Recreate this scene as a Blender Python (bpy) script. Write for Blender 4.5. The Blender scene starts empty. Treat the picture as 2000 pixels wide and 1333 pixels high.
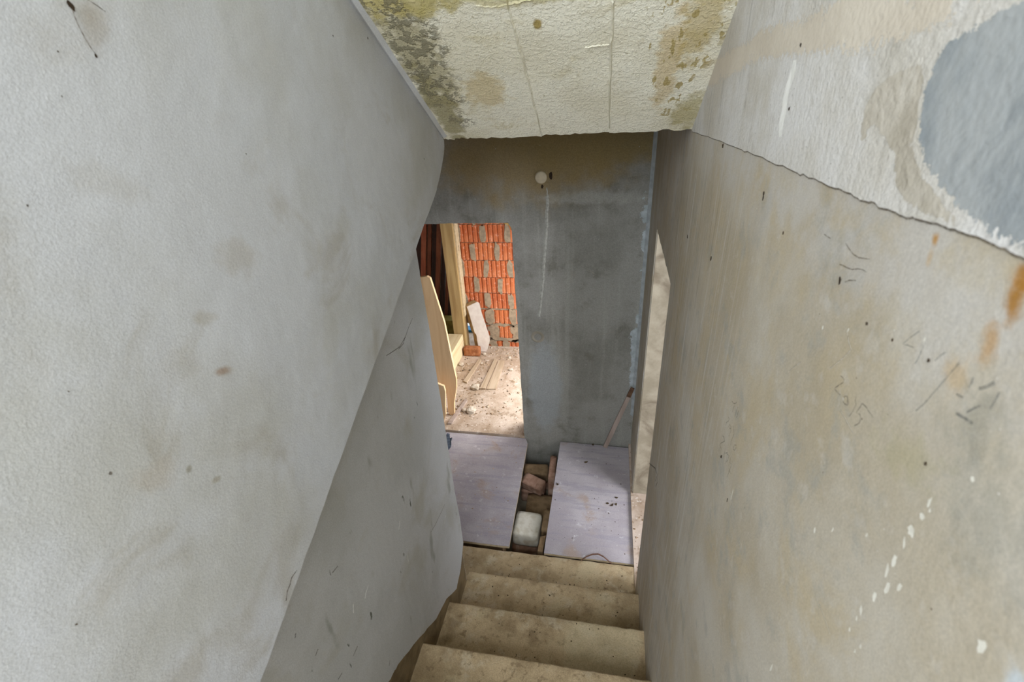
import bpy, bmesh, math, random
from mathutils import Vector, Matrix, geometry, noise as mnoise

random.seed(7)
SC = bpy.context.scene
COL = SC.collection

# ------------------------------------------------------------------ camera
cam_d = bpy.data.cameras.new('camera')
cam_d.sensor_width = 36.0
cam_d.lens = 16.519
cam_d.clip_start = 0.02
cam_d.dof.use_dof = True
cam_d.dof.focus_distance = 2.0
cam_d.dof.aperture_fstop = 7.0
cam = bpy.data.objects.new('camera', cam_d)
COL.objects.link(cam)
_r = Vector((0.98192031, 0.18104701, -0.05526743))
_u = -Vector((0.04017420, -0.48462770, -0.87379748))
_f = Vector((-0.18498254, 0.85577916, -0.48313920))
cam.matrix_world = Matrix(((_r.x, _u.x, -_f.x, 0.0), (_r.y, _u.y, -_f.y, 0.0), (_r.z, _u.z, -_f.z, 2.8765), (0, 0, 0, 1)))
SC.camera = cam

# ------------------------------------------------------------------ world, daylight, exposure
w = bpy.data.worlds.new('overcast_sky')
SC.world = w
w.use_nodes = True
w.node_tree.nodes['Background'].inputs['Color'].default_value = (0.86, 0.93, 1.0, 1)
w.node_tree.nodes['Background'].inputs['Strength'].default_value = 2.2

def area(name, loc, target, sx, sy, power, color):
    d = bpy.data.lights.new(name, 'AREA')
    d.shape = 'RECTANGLE'; d.size = sx; d.size_y = sy; d.energy = power; d.color = color
    o = bpy.data.objects.new(name, d)
    COL.objects.link(o)
    o.location = loc
    o.rotation_euler = (Vector(target) - Vector(loc)).to_track_quat('-Z', 'Y').to_euler()
    return o

# daylight at the window openings, plus two added fill lamps
area('daylight_upper_window', (-0.55, -2.02, 3.7), (-0.35, 0.9, 2.1), 1.5, 2.0, 122, (0.90, 0.95, 1.0))
area('added_stair_fill', (0.40, -0.98, 3.0), (-0.7, 0.3, 2.1), 1.1, 1.2, 14, (0.88, 0.94, 1.0))  # added lamp at an invented opening, brightens the left flight's side
area('daylight_side_room', (2.30, 1.15, 1.75), (0.3, 2.3, 0.9), 1.1, 1.3, 74, (0.93, 0.93, 1.0))
area('added_side_room_fill', (2.30, 2.75, 1.7), (-0.7, 1.2, 0.9), 0.9, 1.3, 16, (0.88, 0.92, 1.0))  # second lamp, unseen, added to lift the lower left wall
area('daylight_back_room', (-0.07, 3.85, 1.1), (-1.0, 3.65, 0.35), 0.7, 1.5, 40, (1.0, 0.975, 0.94))

SC.view_settings.view_transform = 'Standard'
SC.view_settings.look = 'None'
SC.view_settings.gamma = 1.0
SC.view_settings.use_curve_mapping = False
SC.view_settings.exposure = 0.12
SC.cycles.use_adaptive_sampling = True
SC.cycles.adaptive_threshold = 0.12

# ------------------------------------------------------------------ helpers
def lin(r, g, b):
    def f(c):
        c /= 255.0
        return c / 12.92 if c <= 0.04045 else ((c + 0.055) / 1.055) ** 2.4
    return (f(r), f(g), f(b), 1.0)

def tag(o, label=None, cat=None, group=None, kind=None):
    if label: o['label'] = label
    if cat: o['category'] = cat
    if group: o['group'] = group
    if kind: o['kind'] = kind
    return o

def mk(name, verts, faces, mat, parent=None, smooth=False):
    m = bpy.data.meshes.new(name)
    m.from_pydata([tuple(v) for v in verts], [], faces)
    m.validate()
    bm = bmesh.new(); bm.from_mesh(m)
    bmesh.ops.recalc_face_normals(bm, faces=bm.faces)
    bm.to_mesh(m); bm.free()
    if smooth:
        for p in m.polygons: p.use_smooth = True
    m.materials.append(mat)
    o = bpy.data.objects.new(name, m)
    COL.objects.link(o)
    if parent: o.parent = parent
    return o

def empty(name, loc=(0, 0, 0)):
    o = bpy.data.objects.new(name, None)
    o.empty_display_size = 0.05
    COL.objects.link(o); o.location = loc
    return o

def kid(o, parent):
    """parent keeping the world position (parent unrotated, unscaled)"""
    o.parent = parent
    o.location = Vector(o.location) - Vector(parent.location)
    return o

def box_vf(x0, x1, y0, y1, z0, z1):
    v = [(x0, y0, z0), (x1, y0, z0), (x1, y1, z0), (x0, y1, z0), (x0, y0, z1), (x1, y0, z1), (x1, y1, z1), (x0, y1, z1)]
    f = [(3, 2, 1, 0), (4, 5, 6, 7), (0, 1, 5, 4), (1, 2, 6, 5), (2, 3, 7, 6), (3, 0, 4, 7)]
    return v, f

def box(name, x0, x1, y0, y1, z0, z1, mat, parent=None):
    v, f = box_vf(x0, x1, y0, y1, z0, z1)
    return mk(name, v, f, mat, parent)

def prism(name, pts, fn, d, mat, parent=None, bev=0.0):
    """polygon pts (a,b) mapped to 3D by fn(a,b,depth), from depth 0 to d"""
    n = len(pts)
    v = [fn(a, b, 0.0) for a, b in pts] + [fn(a, b, d) for a, b in pts]
    f = [tuple(range(n)), tuple(range(2 * n - 1, n - 1, -1))] + [(i, (i + 1) % n, (i + 1) % n + n, i + n) for i in range(n)]
    if bev:
        o = mk(name, v, f, mat, parent)
        md = o.modifiers.new('bevel', 'BEVEL'); md.width = bev; md.segments = 2; md.limit_method = 'ANGLE'
        return o
    return mk(name, v, f, mat, parent)

def jag(p, q, n, amp, seed=0):
    """points from p (kept) towards q (left out), pushed off the line unevenly"""
    rnd = random.Random(seed * 131 + n)
    p = Vector(p); q = Vector(q); d = q - p
    nrm = Vector((-d.y, d.x)).normalized()
    out = [tuple(p)]
    for i in range(1, n):
        t = i / n + rnd.uniform(-.3, .3) / n
        a = amp * (rnd.uniform(-1, 1) * .6 + .7 * mnoise.noise(Vector((t * 9, seed * 3.1, 0.5))))
        out.append(tuple(p + d * t + nrm * a))
    return out

def rough_poly(pts, sub, amp, seed=0):
    out = []
    for i in range(len(pts)):
        out += jag(pts[i], pts[(i + 1) % len(pts)], sub, amp, seed + i)
    return out

def ribbon(name, pts, width, fn, h, mat, parent, taper=True):
    """thin raised stroke along a 2D polyline on a wall"""
    vs, fs = [], []
    n = len(pts)
    for i, p in enumerate(pts):
        a = Vector(pts[max(i - 1, 0)]); b = Vector(pts[min(i + 1, n - 1)])
        d = (b - a)
        if d.length < 1e-9: d = Vector((1, 0))
        d.normalize(); nn = Vector((-d.y, d.x))
        k = width * .5 * (1.0 if not taper else (.45 + .55 * math.sin(math.pi * (i + .6) / (n + .2))))
        P = Vector(p)
        l = P + nn * k; r = P - nn * k
        vs += [fn(l.x, l.y, 0), fn(P.x, P.y, h), fn(r.x, r.y, 0)]
    for i in range(n - 1):
        a = i * 3; b = a + 3
        fs += [(a, b, b + 1, a + 1), (a + 1, b + 1, b + 2, a + 2)]
    return mk(name, vs, fs, mat, parent)

def blob_poly(cx, cy, rx, ry, ang, n=14, amp=.18, seed=0, sq=1.0):
    rnd = random.Random(seed)
    ph = rnd.uniform(0, 9)
    out = []
    ca, sa = math.cos(ang), math.sin(ang)
    for i in range(n):
        t = 2 * math.pi * i / n
        k = 1 + amp * (mnoise.noise(Vector((math.cos(t) * 1.5 + ph, math.sin(t) * 1.5, ph))) * 1.6 + rnd.uniform(-.3, .3))
        a = rx * k * math.copysign(abs(math.cos(t)) ** sq, math.cos(t)); b = ry * k * math.copysign(abs(math.sin(t)) ** sq, math.sin(t))
        out.append((cx + a * ca - b * sa, cy + a * sa + b * ca))
    return out

def stone_mesh(name, r, seed, flat=.6, sub=2, boxy=0.0):
    bm = bmesh.new()
    bmesh.ops.create_icosphere(bm, subdivisions=sub, radius=1.0)
    for v in bm.verts:
        c = v.co
        if boxy:
            m = max(abs(c.x), abs(c.y), abs(c.z))
            c = c.lerp(c / m, boxy)
        k = 1 + .35 * mnoise.noise(c * 1.3 + Vector((seed * 7.7, 0, 0))) + .12 * mnoise.noise(c * 3.1 + Vector((0, seed * 5.1, 0)))
        v.co = Vector((c.x * k * r, c.y * k * r, c.z * k * r * flat))
    m = bpy.data.meshes.new(name)
    bm.to_mesh(m); bm.free()
    return m

# ------------------------------------------------------------------ material builder
class Mat:
    def __init__(s, name, rough=.9, spec=.25):
        s.m = bpy.data.materials.new(name); s.m.use_nodes = True
        s.t = s.m.node_tree; s.n = s.t.nodes; s.l = s.t.links
        s.b = s.n['Principled BSDF']
        s.b.inputs['Roughness'].default_value = rough
        s.b.inputs['Specular IOR Level'].default_value = spec
        s.co = s.n.new('ShaderNodeTexCoord').outputs['Object']
        s.memo = {}
    def set(s, sock, v):
        if isinstance(v, bpy.types.NodeSocket): s.l.new(v, sock)
        else: sock.default_value = v
    def map(s, scale=(1, 1, 1), rot=(0, 0, 0), loc=(0, 0, 0), src=None):
        m = s.n.new('ShaderNodeMapping')
        s.l.new(src or s.co, m.inputs['Vector'])
        m.inputs['Scale'].default_value = scale; m.inputs['Rotation'].default_value = rot; m.inputs['Location'].default_value = loc
        return m.outputs[0]
    def noise(s, scale, detail=4, rough=.55, src=None, dist=0.0):
        key = (scale, detail, rough, dist)
        if src is None and key in s.memo: return s.memo[key]
        m = s.n.new('ShaderNodeTexNoise')
        s.l.new(src or s.co, m.inputs['Vector'])
        m.inputs['Scale'].default_value = scale; m.inputs['Detail'].default_value = min(detail, 3 if scale > 20 else 5)
        m.inputs['Roughness'].default_value = rough; m.inputs['Distortion'].default_value = dist
        if src is None: s.memo[key] = m.outputs[0]
        return m.outputs[0]
    def voro(s, scale, src=None, feat='F1'):
        m = s.n.new('ShaderNodeTexVoronoi'); m.feature = feat
        s.l.new(src or s.co, m.inputs['Vector']); m.inputs['Scale'].default_value = scale
        return m.outputs['Distance']
    def rng(s, v, a, b, c=0.0, d=1.0):
        m = s.n.new('ShaderNodeMapRange'); m.interpolation_type = 'SMOOTHSTEP'
        s.set(m.inputs['Value'], v)
        m.inputs['From Min'].default_value = a; m.inputs['From Max'].default_value = b
        m.inputs['To Min'].default_value = c; m.inputs['To Max'].default_value = d
        return m.outputs[0]
    def math(s, op, a, b=0.0):
        m = s.n.new('ShaderNodeMath'); m.operation = op
        s.set(m.inputs[0], a); s.set(m.inputs[1], b)
        return m.outputs[0]
    def mix(s, f, a, b, mode='MIX'):
        m = s.n.new('ShaderNodeMix'); m.data_type = 'RGBA'; m.blend_type = mode
        s.set(m.inputs[0], f); s.set(m.inputs[6], a); s.set(m.inputs[7], b)
        return m.outputs[2]
    def blob(s, c, r, soft=.5, nz=.35, nscale=30, rot=(0, 0, 0)):
        """mask of a stain round c (world metres), radii r, with an uneven rim"""
        v = s.n.new('ShaderNodeVectorMath'); v.operation = 'SUBTRACT'
        s.l.new(s.co, v.inputs[0]); v.inputs[1].default_value = c
        mp = s.map((1, 1, 1), rot, src=v.outputs[0])
        d = s.n.new('ShaderNodeVectorMath'); d.operation = 'DIVIDE'
        s.l.new(mp, d.inputs[0]); d.inputs[1].default_value = r
        L = s.n.new('ShaderNodeVectorMath'); L.operation = 'LENGTH'
        s.l.new(d.outputs[0], L.inputs[0])
        x = s.math('ADD', L.outputs['Value'], s.math('MULTIPLY', s.math('SUBTRACT', s.noise(nscale, 4), .5), nz * 2.5))
        return s.rng(x, 1.0, 1.0 - soft, 0.0, 1.0)
    def bump(s, h, strength=.3, dist=.004, prev=None):
        m = s.n.new('ShaderNodeBump')
        m.inputs['Strength'].default_value = strength; m.inputs['Distance'].default_value = dist
        s.l.new(h, m.inputs['Height'])
        if prev: s.l.new(prev, m.inputs['Normal'])
        return m.outputs[0]
    def done(s, col, nrm=None, rough=None, grain=None):
        if grain:      # fine sand grain in the surface
            g = s.rng(s.noise(grain[0], 2, .7), .25, .75, 1 - grain[1], 1 + grain[1])
            col = s.mix(1.0, col, g, 'MULTIPLY')
        s.set(s.b.inputs['Base Color'], col)
        if nrm: s.l.new(nrm, s.b.inputs['Normal'])
        if rough is not None: s.set(s.b.inputs['Roughness'], rough)
        return s.m

def simple(name, c1, c2, scale=20, rough=.85, bump=.2, bscale=60, stretch=(1, 1, 1), c3=None, dist=.003, feather=None, cover=1.0):
    M = Mat(name, rough)
    mp = M.map(stretch)
    col = M.mix(M.rng(M.noise(scale, 6, src=mp), .35, .65), lin(*c1), lin(*c2))
    if c3: col = M.mix(M.rng(M.noise(scale * .35, 5, src=mp, dist=1), .52, .66), col, lin(*c3))
    if feather:          # thin coats whose rim breaks up into the wall
        at = M.n.new('ShaderNodeAttribute'); at.attribute_name = 'fade'
        a = M.math('ADD', at.outputs['Fac'], M.math('MULTIPLY', M.math('SUBTRACT', M.noise(feather, 6, .8), .5), 2.4))
        M.set(M.b.inputs['Alpha'], M.math('MULTIPLY', M.rng(a, .28, .34), cover))
    elif cover < 1:      # worn strokes
        M.set(M.b.inputs['Alpha'], M.math('MULTIPLY', M.rng(M.noise(260, 4), .3, .6, .35, 1.0), cover))
    return M.done(col, M.bump(M.noise(bscale, 5, src=mp), bump, dist))

def patch(name, pts, fn, h, mat, parent, inset=.004):
    """thin coat on a wall: a triangulated sheet with 'fade' running from 0 at the rim to 1 inside"""
    P = [Vector(p) for p in pts]; n = len(P)
    def rim(q):
        best = 9.0
        for i in range(n):
            a, b = P[i], P[(i + 1) % n]; d = b - a
            t = max(0.0, min(1.0, (q - a).dot(d) / max(d.length_squared, 1e-12)))
            best = min(best, (a + d * t - q).length)
        return best
    def inside(q):
        c = False
        for i in range(n):
            a, b = P[i], P[(i + 1) % n]
            if (a.y > q.y) != (b.y > q.y) and q.x < (b.x - a.x) * (q.y - a.y) / (b.y - a.y) + a.x: c = not c
        return c
    x0, x1 = min(p.x for p in P), max(p.x for p in P); y0, y1 = min(p.y for p in P), max(p.y for p in P)
    g = max(inset * .55, (x1 - x0) / 45, (y1 - y0) / 45)
    rr = random.Random(n)
    ins = []
    for i in range(int((x1 - x0) / g) + 1):
        for j in range(int((y1 - y0) / g) + 1):
            q = Vector((x0 + (i + rr.uniform(.2, .8)) * g, y0 + (j + rr.uniform(.2, .8)) * g))
            if inside(q) and rim(q) > g * .35: ins.append(q)
    vs, es, fs, *_ = geometry.delaunay_2d_cdt(P + ins, [(i, (i + 1) % n) for i in range(n)], [], 1, 1e-6)
    m = bpy.data.meshes.new(name)
    m.from_pydata([fn(v.x, v.y, h) for v in vs], [], [tuple(f) for f in fs])
    at = m.attributes.new('fade', 'FLOAT', 'POINT')
    for i, v in enumerate(vs): at.data[i].value = min(1.0, rim(v) / inset)
    m.materials.append(mat)
    o = bpy.data.objects.new(name, m); COL.objects.link(o); o.parent = parent
    return o

# ------------------------------------------------------------------ measures of the stairwell (metres)
YS, ZS, SL = 1.7105, 2.7114, .637           # lower edge of the upper flight's soffit, slope
XP, XL, YF = -.567, -.688, 3.09             # side of the left flight, wall under it, far wall
N0Y, N0Z, TR, RI = 1.038, .785, .3081, .19624
ZFL, ZPIT = .20, -.15
YR0, YR1, ZRH = 1.80, 2.57, 2.148           # opening in the right wall
def xr(y): return .25 + .0136 * (y - 1)
def Rf(y, z, d): return (xr(y) - d, y, z)                 # right wall, d proud of it
def Lf(y, z, d): return (XP + d, y, z)
def Kf(y, z, d): return (XL + d, y, z)
def Ff(x, z, d): return (x, YF - d, z)
_sn = Vector((0, -SL, -1)).normalized()
def Sf(x, y, d):
    p = Vector((x, y, ZS - SL * (y - YS))) + _sn * d
    return tuple(p)

# ------------------------------------------------------------------ wall materials
def mat_left():
    M = Mat('painted_plaster_rough', .92, .15)
    c = M.mix(M.rng(M.noise(2.6, 5, .6), .38, .66), lin(192, 194, 198), lin(180, 180, 177))
    c = M.mix(M.math('MULTIPLY', M.rng(M.noise(5.5, 6, .6, dist=.6), .54, .72), .55), c, lin(160, 154, 142))
    c = M.mix(M.math('MULTIPLY', M.rng(M.noise(1.7, 4), .5, .7), .5), c, lin(193, 197, 204))
    for (y, z, a, b, k, col) in [(0.514, 2.512, .022, .010, .75, (150, 128, 108)), (0.52, 2.60, .03, .015, .35, (150, 140, 118)),
                            (0.43, 2.37, .012, .008, .5, (140, 130, 105)), (.36, 2.45, .05, .03, .3, (165, 150, 130)),
                            (0.62, 2.66, .06, .04, .32, (160, 150, 132)), (.40, 2.42, .008, .008, .6, (130, 124, 104)),
                            (0.95, 2.62, .04, .05, .25, (160, 156, 140)), (.47, 2.80, .06, .03, .25, (165, 160, 150)),
                            (0.535, 2.955, .02, .035, .4, (150, 138, 120)), (0.8, 2.42, .05, .12, .22, (165, 162, 146))]:
        c = M.mix(M.math('MULTIPLY', M.blob((XP, y, z), (1, a, b), .75, .5, 40, (.5, 0, 0)), k), c, lin(*col))
    c = M.mix(M.rng(M.voro(34), .02, .01), c, lin(140, 132, 118))
    far = M.n.new('ShaderNodeSeparateXYZ'); M.l.new(M.co, far.inputs[0])
    near = M.rng(far.outputs['Y'], .8, .3, .35, 1.0)
    h = M.math('MULTIPLY', M.noise(260, 4, .6), near)
    n1 = M.bump(h, .4, .0016)
    n2 = M.bump(M.noise(22, 4, .5), .2, .004, n1)
    return M.done(c, M.bump(M.noise(5, 3), .3, .02, n2), grain=(420, .10))

def mat_left_low():
    M = Mat('smooth_plaster', .85, .25)
    c = M.mix(M.rng(M.noise(2.2, 5, .6), .4, .62), lin(198, 200, 202), lin(186, 188, 188))
    c = M.mix(M.math('MULTIPLY', M.rng(M.noise(3.6, 5, dist=.5), .5, .7), .5), c, lin(172, 170, 156))
    c = M.mix(M.math('MULTIPLY', M.rng(M.noise(9, 3, src=M.map((1, 1, .35), (.5, 0, 0))), .62, .72), .5), c, lin(120, 122, 108))
    c = M.mix(M.rng(M.noise(26, 3, src=M.map((1, 1, .3), (.6, 0, 0))), .70, .74), c, lin(105, 108, 100))
    n1 = M.bump(M.noise(60, 4, .5), .18, .003)
    return M.done(c, M.bump(M.noise(7, 3, src=M.map((1, 1, .4), (.5, 0, 0))), .4, .012, n1), grain=(260, .10))

def mat_right():
    M = Mat('trowelled_concrete', .7, .3)
    c = M.mix(M.rng(M.noise(3.0, 6, .65), .36, .64), lin(190, 184, 172), lin(174, 163, 142))
    c = M.mix(M.math('MULTIPLY', M.rng(M.noise(5, 6, .65, dist=.5), .48, .66), .7), c, lin(182, 168, 140))
    c = M.mix(M.math('MULTIPLY', M.rng(M.noise(11, 6, .7, dist=.3), .52, .68), .6), c, lin(158, 157, 150))
    c = M.mix(M.math('MULTIPLY', M.rng(M.noise(24, 6, .7), .54, .7), .45), c, lin(198, 194, 186))
    sp = M.n.new('ShaderNodeSeparateXYZ'); M.l.new(M.co, sp.inputs[0])
    st = M.noise(75, 3, .6, src=M.map((1, 1, .035)))
    farm = M.rng(sp.outputs['Y'], .6, 1.2)
    c = M.mix(M.math('MULTIPLY', M.math('MULTIPLY', M.rng(st, .54, .72), farm), .75), c, lin(208, 206, 204))
    c = M.mix(M.math('MULTIPLY', M.math('MULTIPLY', M.rng(st, .42, .3), farm), .5), c, lin(136, 126, 112))
    pale = M.math('MULTIPLY', M.rng(sp.outputs['Z'], 2.56, 2.74), M.rng(M.noise(16, 6, .65), .35, .6))
    c = M.mix(M.math('MULTIPLY', pale, .6), c, lin(192, 190, 188))
    for (y, z, a, b, k, col, rx) in [(.393, 2.757, .006, .007, .85, (180, 130, 50), 0), (.392, 2.741, .005, .012, .45, (186, 150, 92), .2),
                            (.307, 2.762, .012, .016, .9, (164, 112, 34), .2), (.304, 2.742, .010, .018, .9, (158, 110, 36), .2), (.306, 2.716, .010, .022, .6, (176, 130, 60), .3), (.320, 2.682, .014, .026, .4, (190, 154, 92), .5),
                            (.290, 2.665, .03, .03, .4, (128, 130, 122), .4), (.33, 2.60, .06, .03, .35, (166, 160, 124), .4), (.25, 2.62, .05, .05, .35, (140, 140, 130), .4), (.183, 2.56, .014, .014, .9, (196, 204, 210), 0)]:
        c = M.mix(M.math('MULTIPLY', M.blob((xr(y), y, z), (1, a, b), .85, .75, 55, (rx, 0, 0)), k), c, lin(*col))
    c = M.mix(M.rng(M.voro(55), .05, .03), c, lin(214, 212, 206))
    c = M.mix(M.rng(M.voro(23, src=M.map((1, 1, 1), loc=(.3, .7, .1))), .03, .015), c, lin(86, 70, 54))
    n1 = M.bump(M.noise(160, 5, .65), .18, .0015)
    n2 = M.bump(M.math('MULTIPLY', st, farm), .16, .003, n1)
    return M.done(c, M.bump(M.noise(9, 5), .25, .008, n2), grain=(420, .10))

def mat_upper_pour():
    M = Mat('pale_mortar', .85, .25)
    c = M.mix(M.rng(M.noise(4, 5, .6), .38, .62), lin(212, 211, 210), lin(196, 192, 184))
    c = M.mix(M.math('MULTIPLY', M.rng(M.noise(12, 6, .7), .55, .72), .6), c, lin(172, 168, 160))
    sp = M.n.new('ShaderNodeSeparateXYZ'); M.l.new(M.co, sp.inputs[0])
    st = M.noise(80, 3, .6, src=M.map((1, 1, .04)))
    c = M.mix(M.math('MULTIPLY', M.math('MULTIPLY', M.rng(st, .45, .32), M.rng(sp.outputs['Y'], .8, 1.2)), .55), c, lin(146, 146, 146))
    c = M.mix(M.math('MULTIPLY', M.blob((.25, 1.0, 3.05), (1, .22, .07), .6, .4, 20), .5), c, lin(150, 152, 156))
    c = M.mix(M.rng(M.voro(70), .07, .04), c, lin(120, 116, 108))
    n1 = M.bump(M.noise(110, 6, .65), .4, .0035)
    return M.done(c, M.bump(st, .2, .003, n1), grain=(420, .08))

def mat_far():
    M = Mat('grey_cast_concrete', .8, .3)
    c = M.mix(M.rng(M.noise(2.5, 5, .6), .38, .62), lin(144, 143, 137), lin(128, 127, 120))
    st = M.noise(14, 4, .6, src=M.map((1, 1, .06)))
    c = M.mix(M.math('MULTIPLY', M.rng(st, .5, .68), .45), c, lin(158, 158, 150))
    c = M.mix(M.math('MULTIPLY', M.rng(M.noise(5, 6, .65), .55, .72), .5), c, lin(98, 94, 82))
    c = M.mix(M.math('MULTIPLY', M.blob((-.5, YF, 2.5), (.9, 1, .42), .6, .4, 6), .8), c, lin(142, 122, 80))  # brown stain that partly paints the landing slab's shade, as does the next
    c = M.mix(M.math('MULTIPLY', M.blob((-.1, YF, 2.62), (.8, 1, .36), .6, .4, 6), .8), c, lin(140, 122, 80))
    c = M.mix(M.math('MULTIPLY', M.blob((-.42, YF, .72), (.16, 1, .5), .35, .25, 12), .6), c, lin(150, 156, 158))
    c = M.mix(M.math('MULTIPLY', M.blob((-.1, YF, 2.2), (.5, 1, .05), .6, .7, 18), .35), c, lin(176, 176, 168))
    c = M.mix(M.rng(M.voro(16), .045, .025), c, lin(182, 180, 172))
    n1 = M.bump(M.noise(70, 5, .6), .3, .004)
    return M.done(c, M.bump(st, .2, .006, n1), grain=(150, .14))

def mat_soffit():
    M = Mat('board_marked_concrete', .9, .2)
    c = M.mix(M.rng(M.noise(3.5, 5, .6), .38, .62), lin(236, 233, 216), lin(226, 221, 200))
    c = M.mix(M.math('MULTIPLY', M.rng(M.noise(6.5, 6, .65, dist=.5), .54, .68), .6), c, lin(200, 190, 154))
    pit = M.noise(75, 3, .6)
    c = M.mix(M.math('MULTIPLY', M.rng(pit, .63, .70), .6), c, lin(180, 172, 140))
    # dried stains with a shape of their own
    for (x, y, a, b, k, col) in [(-.49, 1.34, .085, .24, .75, (168, 160, 126)), (-.51, 1.54, .06, .2, .85, (158, 150, 112)), (-.46, 1.17, .16, .08, .75, (186, 172, 104)),
                              (-.355, 1.48, .07, .085, .55, (192, 168, 104)), (-.17, 1.275, .013, .02, .9, (158, 136, 62)),
                              (-.15, 1.20, .35, .035, .6, (180, 168, 108)), (.14, 1.42, .04, .2, .6, (200, 176, 124)), (.19, 1.30, .05, .18, .6, (182, 160, 96)),
                              (.23, 1.62, .06, .1, .7, (170, 158, 104))]:
        c = M.mix(M.math('MULTIPLY', M.blob((x, y, ZS - SL * (y - YS)), (a, b, 9), .5, .7, 26), k), c, lin(*col))
    hon = M.math('MULTIPLY', M.rng(M.noise(38, 5, .7), .47, .56), M.blob((-.48, 1.36, ZS - SL * (1.36 - YS)), (.09, .3, 9), .5, .8, 14))
    c = M.mix(M.math('MULTIPLY', hon, .75), c, lin(122, 118, 98))
    flake = M.math('MULTIPLY', M.rng(M.noise(42, 4, .6, src=M.map((1, .45, .45), (0, 0, -.2))), .58, .62), M.blob((.17, 1.36, ZS - SL * (1.36 - YS)), (.13, .4, 9), .5, .6, 10))
    c = M.mix(M.math('MULTIPLY', flake, .85), c, lin(166, 148, 92))
    n1 = M.bump(M.rng(M.noise(95, 4, .65), .46, .6), .5, .0022)
    n2 = M.bump(M.noise(28, 5, .6), .35, .006, n1)
    return M.done(c, M.bump(hon, .5, .006, n2), grain=(240, .10))

def mat_step():
    M = Mat('dirty_step_concrete', .9, .2)
    c = M.mix(M.rng(M.noise(4, 6, .65), .36, .64), lin(192, 171, 138), lin(158, 138, 107))
    c = M.mix(M.math('MULTIPLY', M.rng(M.noise(11, 6, .65), .5, .7), .6), c, lin(202, 190, 166))
    c = M.mix(M.math('MULTIPLY', M.rng(M.noise(7, 5), .56, .7), .6), c, lin(132, 112, 84))
    c = M.mix(M.math('MULTIPLY', M.rng(M.noise(30, 6, .7), .56, .68), .6), c, lin(124, 106, 80))
    c = M.mix(M.math('MULTIPLY', M.rng(M.noise(2.6, 5, .6, dist=.6), .52, .66), .6), c, lin(196, 182, 150))
    c = M.mix(M.rng(M.voro(38), .06, .03), c, lin(74, 64, 46))
    n1 = M.bump(M.noise(90, 5, .65), .45, .005)
    return M.done(c, M.bump(M.noise(16, 4), .4, .01, n1), grain=(220, .16))

def mat_board():
    M = Mat('dusty_plywood', .8, .3)
    st = M.noise(9, 4, .6, src=M.map((.35, 3.0, 1)))
    c = M.mix(M.rng(M.noise(3, 5), .36, .64), lin(178, 172, 176), lin(161, 154, 159))
    c = M.mix(M.math('MULTIPLY', M.rng(st, .48, .66), .55), c, lin(148, 144, 155))
    c = M.mix(M.math('MULTIPLY', M.rng(M.noise(5, 5, .6, dist=.5), .54, .7), .6), c, lin(164, 142, 122))
    c = M.mix(M.math('MULTIPLY', M.rng(M.noise(18, 5, .7), .6, .7), .7), c, lin(206, 204, 206))
    c = M.mix(M.rng(M.voro(30), .06, .035), c, lin(110, 98, 88))
    return M.done(c, M.bump(M.noise(60, 5, .6), .25, .003), grain=(160, .10))

def mat_wood(name, a, b, c3, axis='z', scale=16):
    M = Mat(name, .75, .3)
    s = {'z': (1, 1, .06), 'y': (1, .06, 1), 'x': (.06, 1, 1)}[axis]
    g = M.noise(scale, 6, .6, src=M.map(s), dist=1.2)
    c = M.mix(M.rng(g, .34, .66), lin(*a), lin(*b))
    c = M.mix(M.math('MULTIPLY', M.rng(M.noise(3.5, 5), .55, .72), .5), c, lin(*c3))
    return M.done(c, M.bump(g, .2, .003))

def mat_block():
    M = Mat('ribbed_clay', .85, .25)
    oi = M.n.new('ShaderNodeObjectInfo')
    c = M.mix(oi.outputs['Random'], lin(192, 112, 70), lin(176, 94, 58))
    wc = M.n.new('ShaderNodeTexCoord')
    c = M.mix(M.math('MULTIPLY', M.rng(M.noise(6, 5), .45, .7), .6), c, lin(202, 128, 90))
    vv = M.n.new('ShaderNodeVectorMath'); vv.operation = 'ADD'
    M.l.new(M.co, vv.inputs[0])
    cx = M.n.new('ShaderNodeCombineXYZ'); M.l.new(M.math('MULTIPLY', oi.outputs['Random'], 37.0), cx.inputs[0]); M.l.new(cx.outputs[0], vv.inputs[1])
    blot = M.rng(M.noise(30, 5, .7, src=vv.outputs[0]), .56, .66)
    c = M.mix(M.math('MULTIPLY', blot, .7), c, lin(222, 170, 150))
    return M.done(c, M.bump(M.noise(90, 4), .3, .003))

def mat_dust_floor():
    M = Mat('dusty_floor', .85, .3)
    c = M.mix(M.rng(M.noise(3, 6, .65), .38, .62), lin(196, 180, 166), lin(168, 148, 128))
    c = M.mix(M.math('MULTIPLY', M.rng(M.noise(9, 6, .7), .52, .66), .7), c, lin(140, 118, 94))
    c = M.mix(M.math('MULTIPLY', M.rng(M.noise(22, 5, .7), .6, .7), .8), c, lin(216, 206, 196))
    c = M.mix(M.rng(M.voro(26), .1, .05), c, lin(104, 84, 64))
    n1 = M.bump(M.noise(50, 5, .7), .5, .008)
    return M.done(c, n1)

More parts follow.
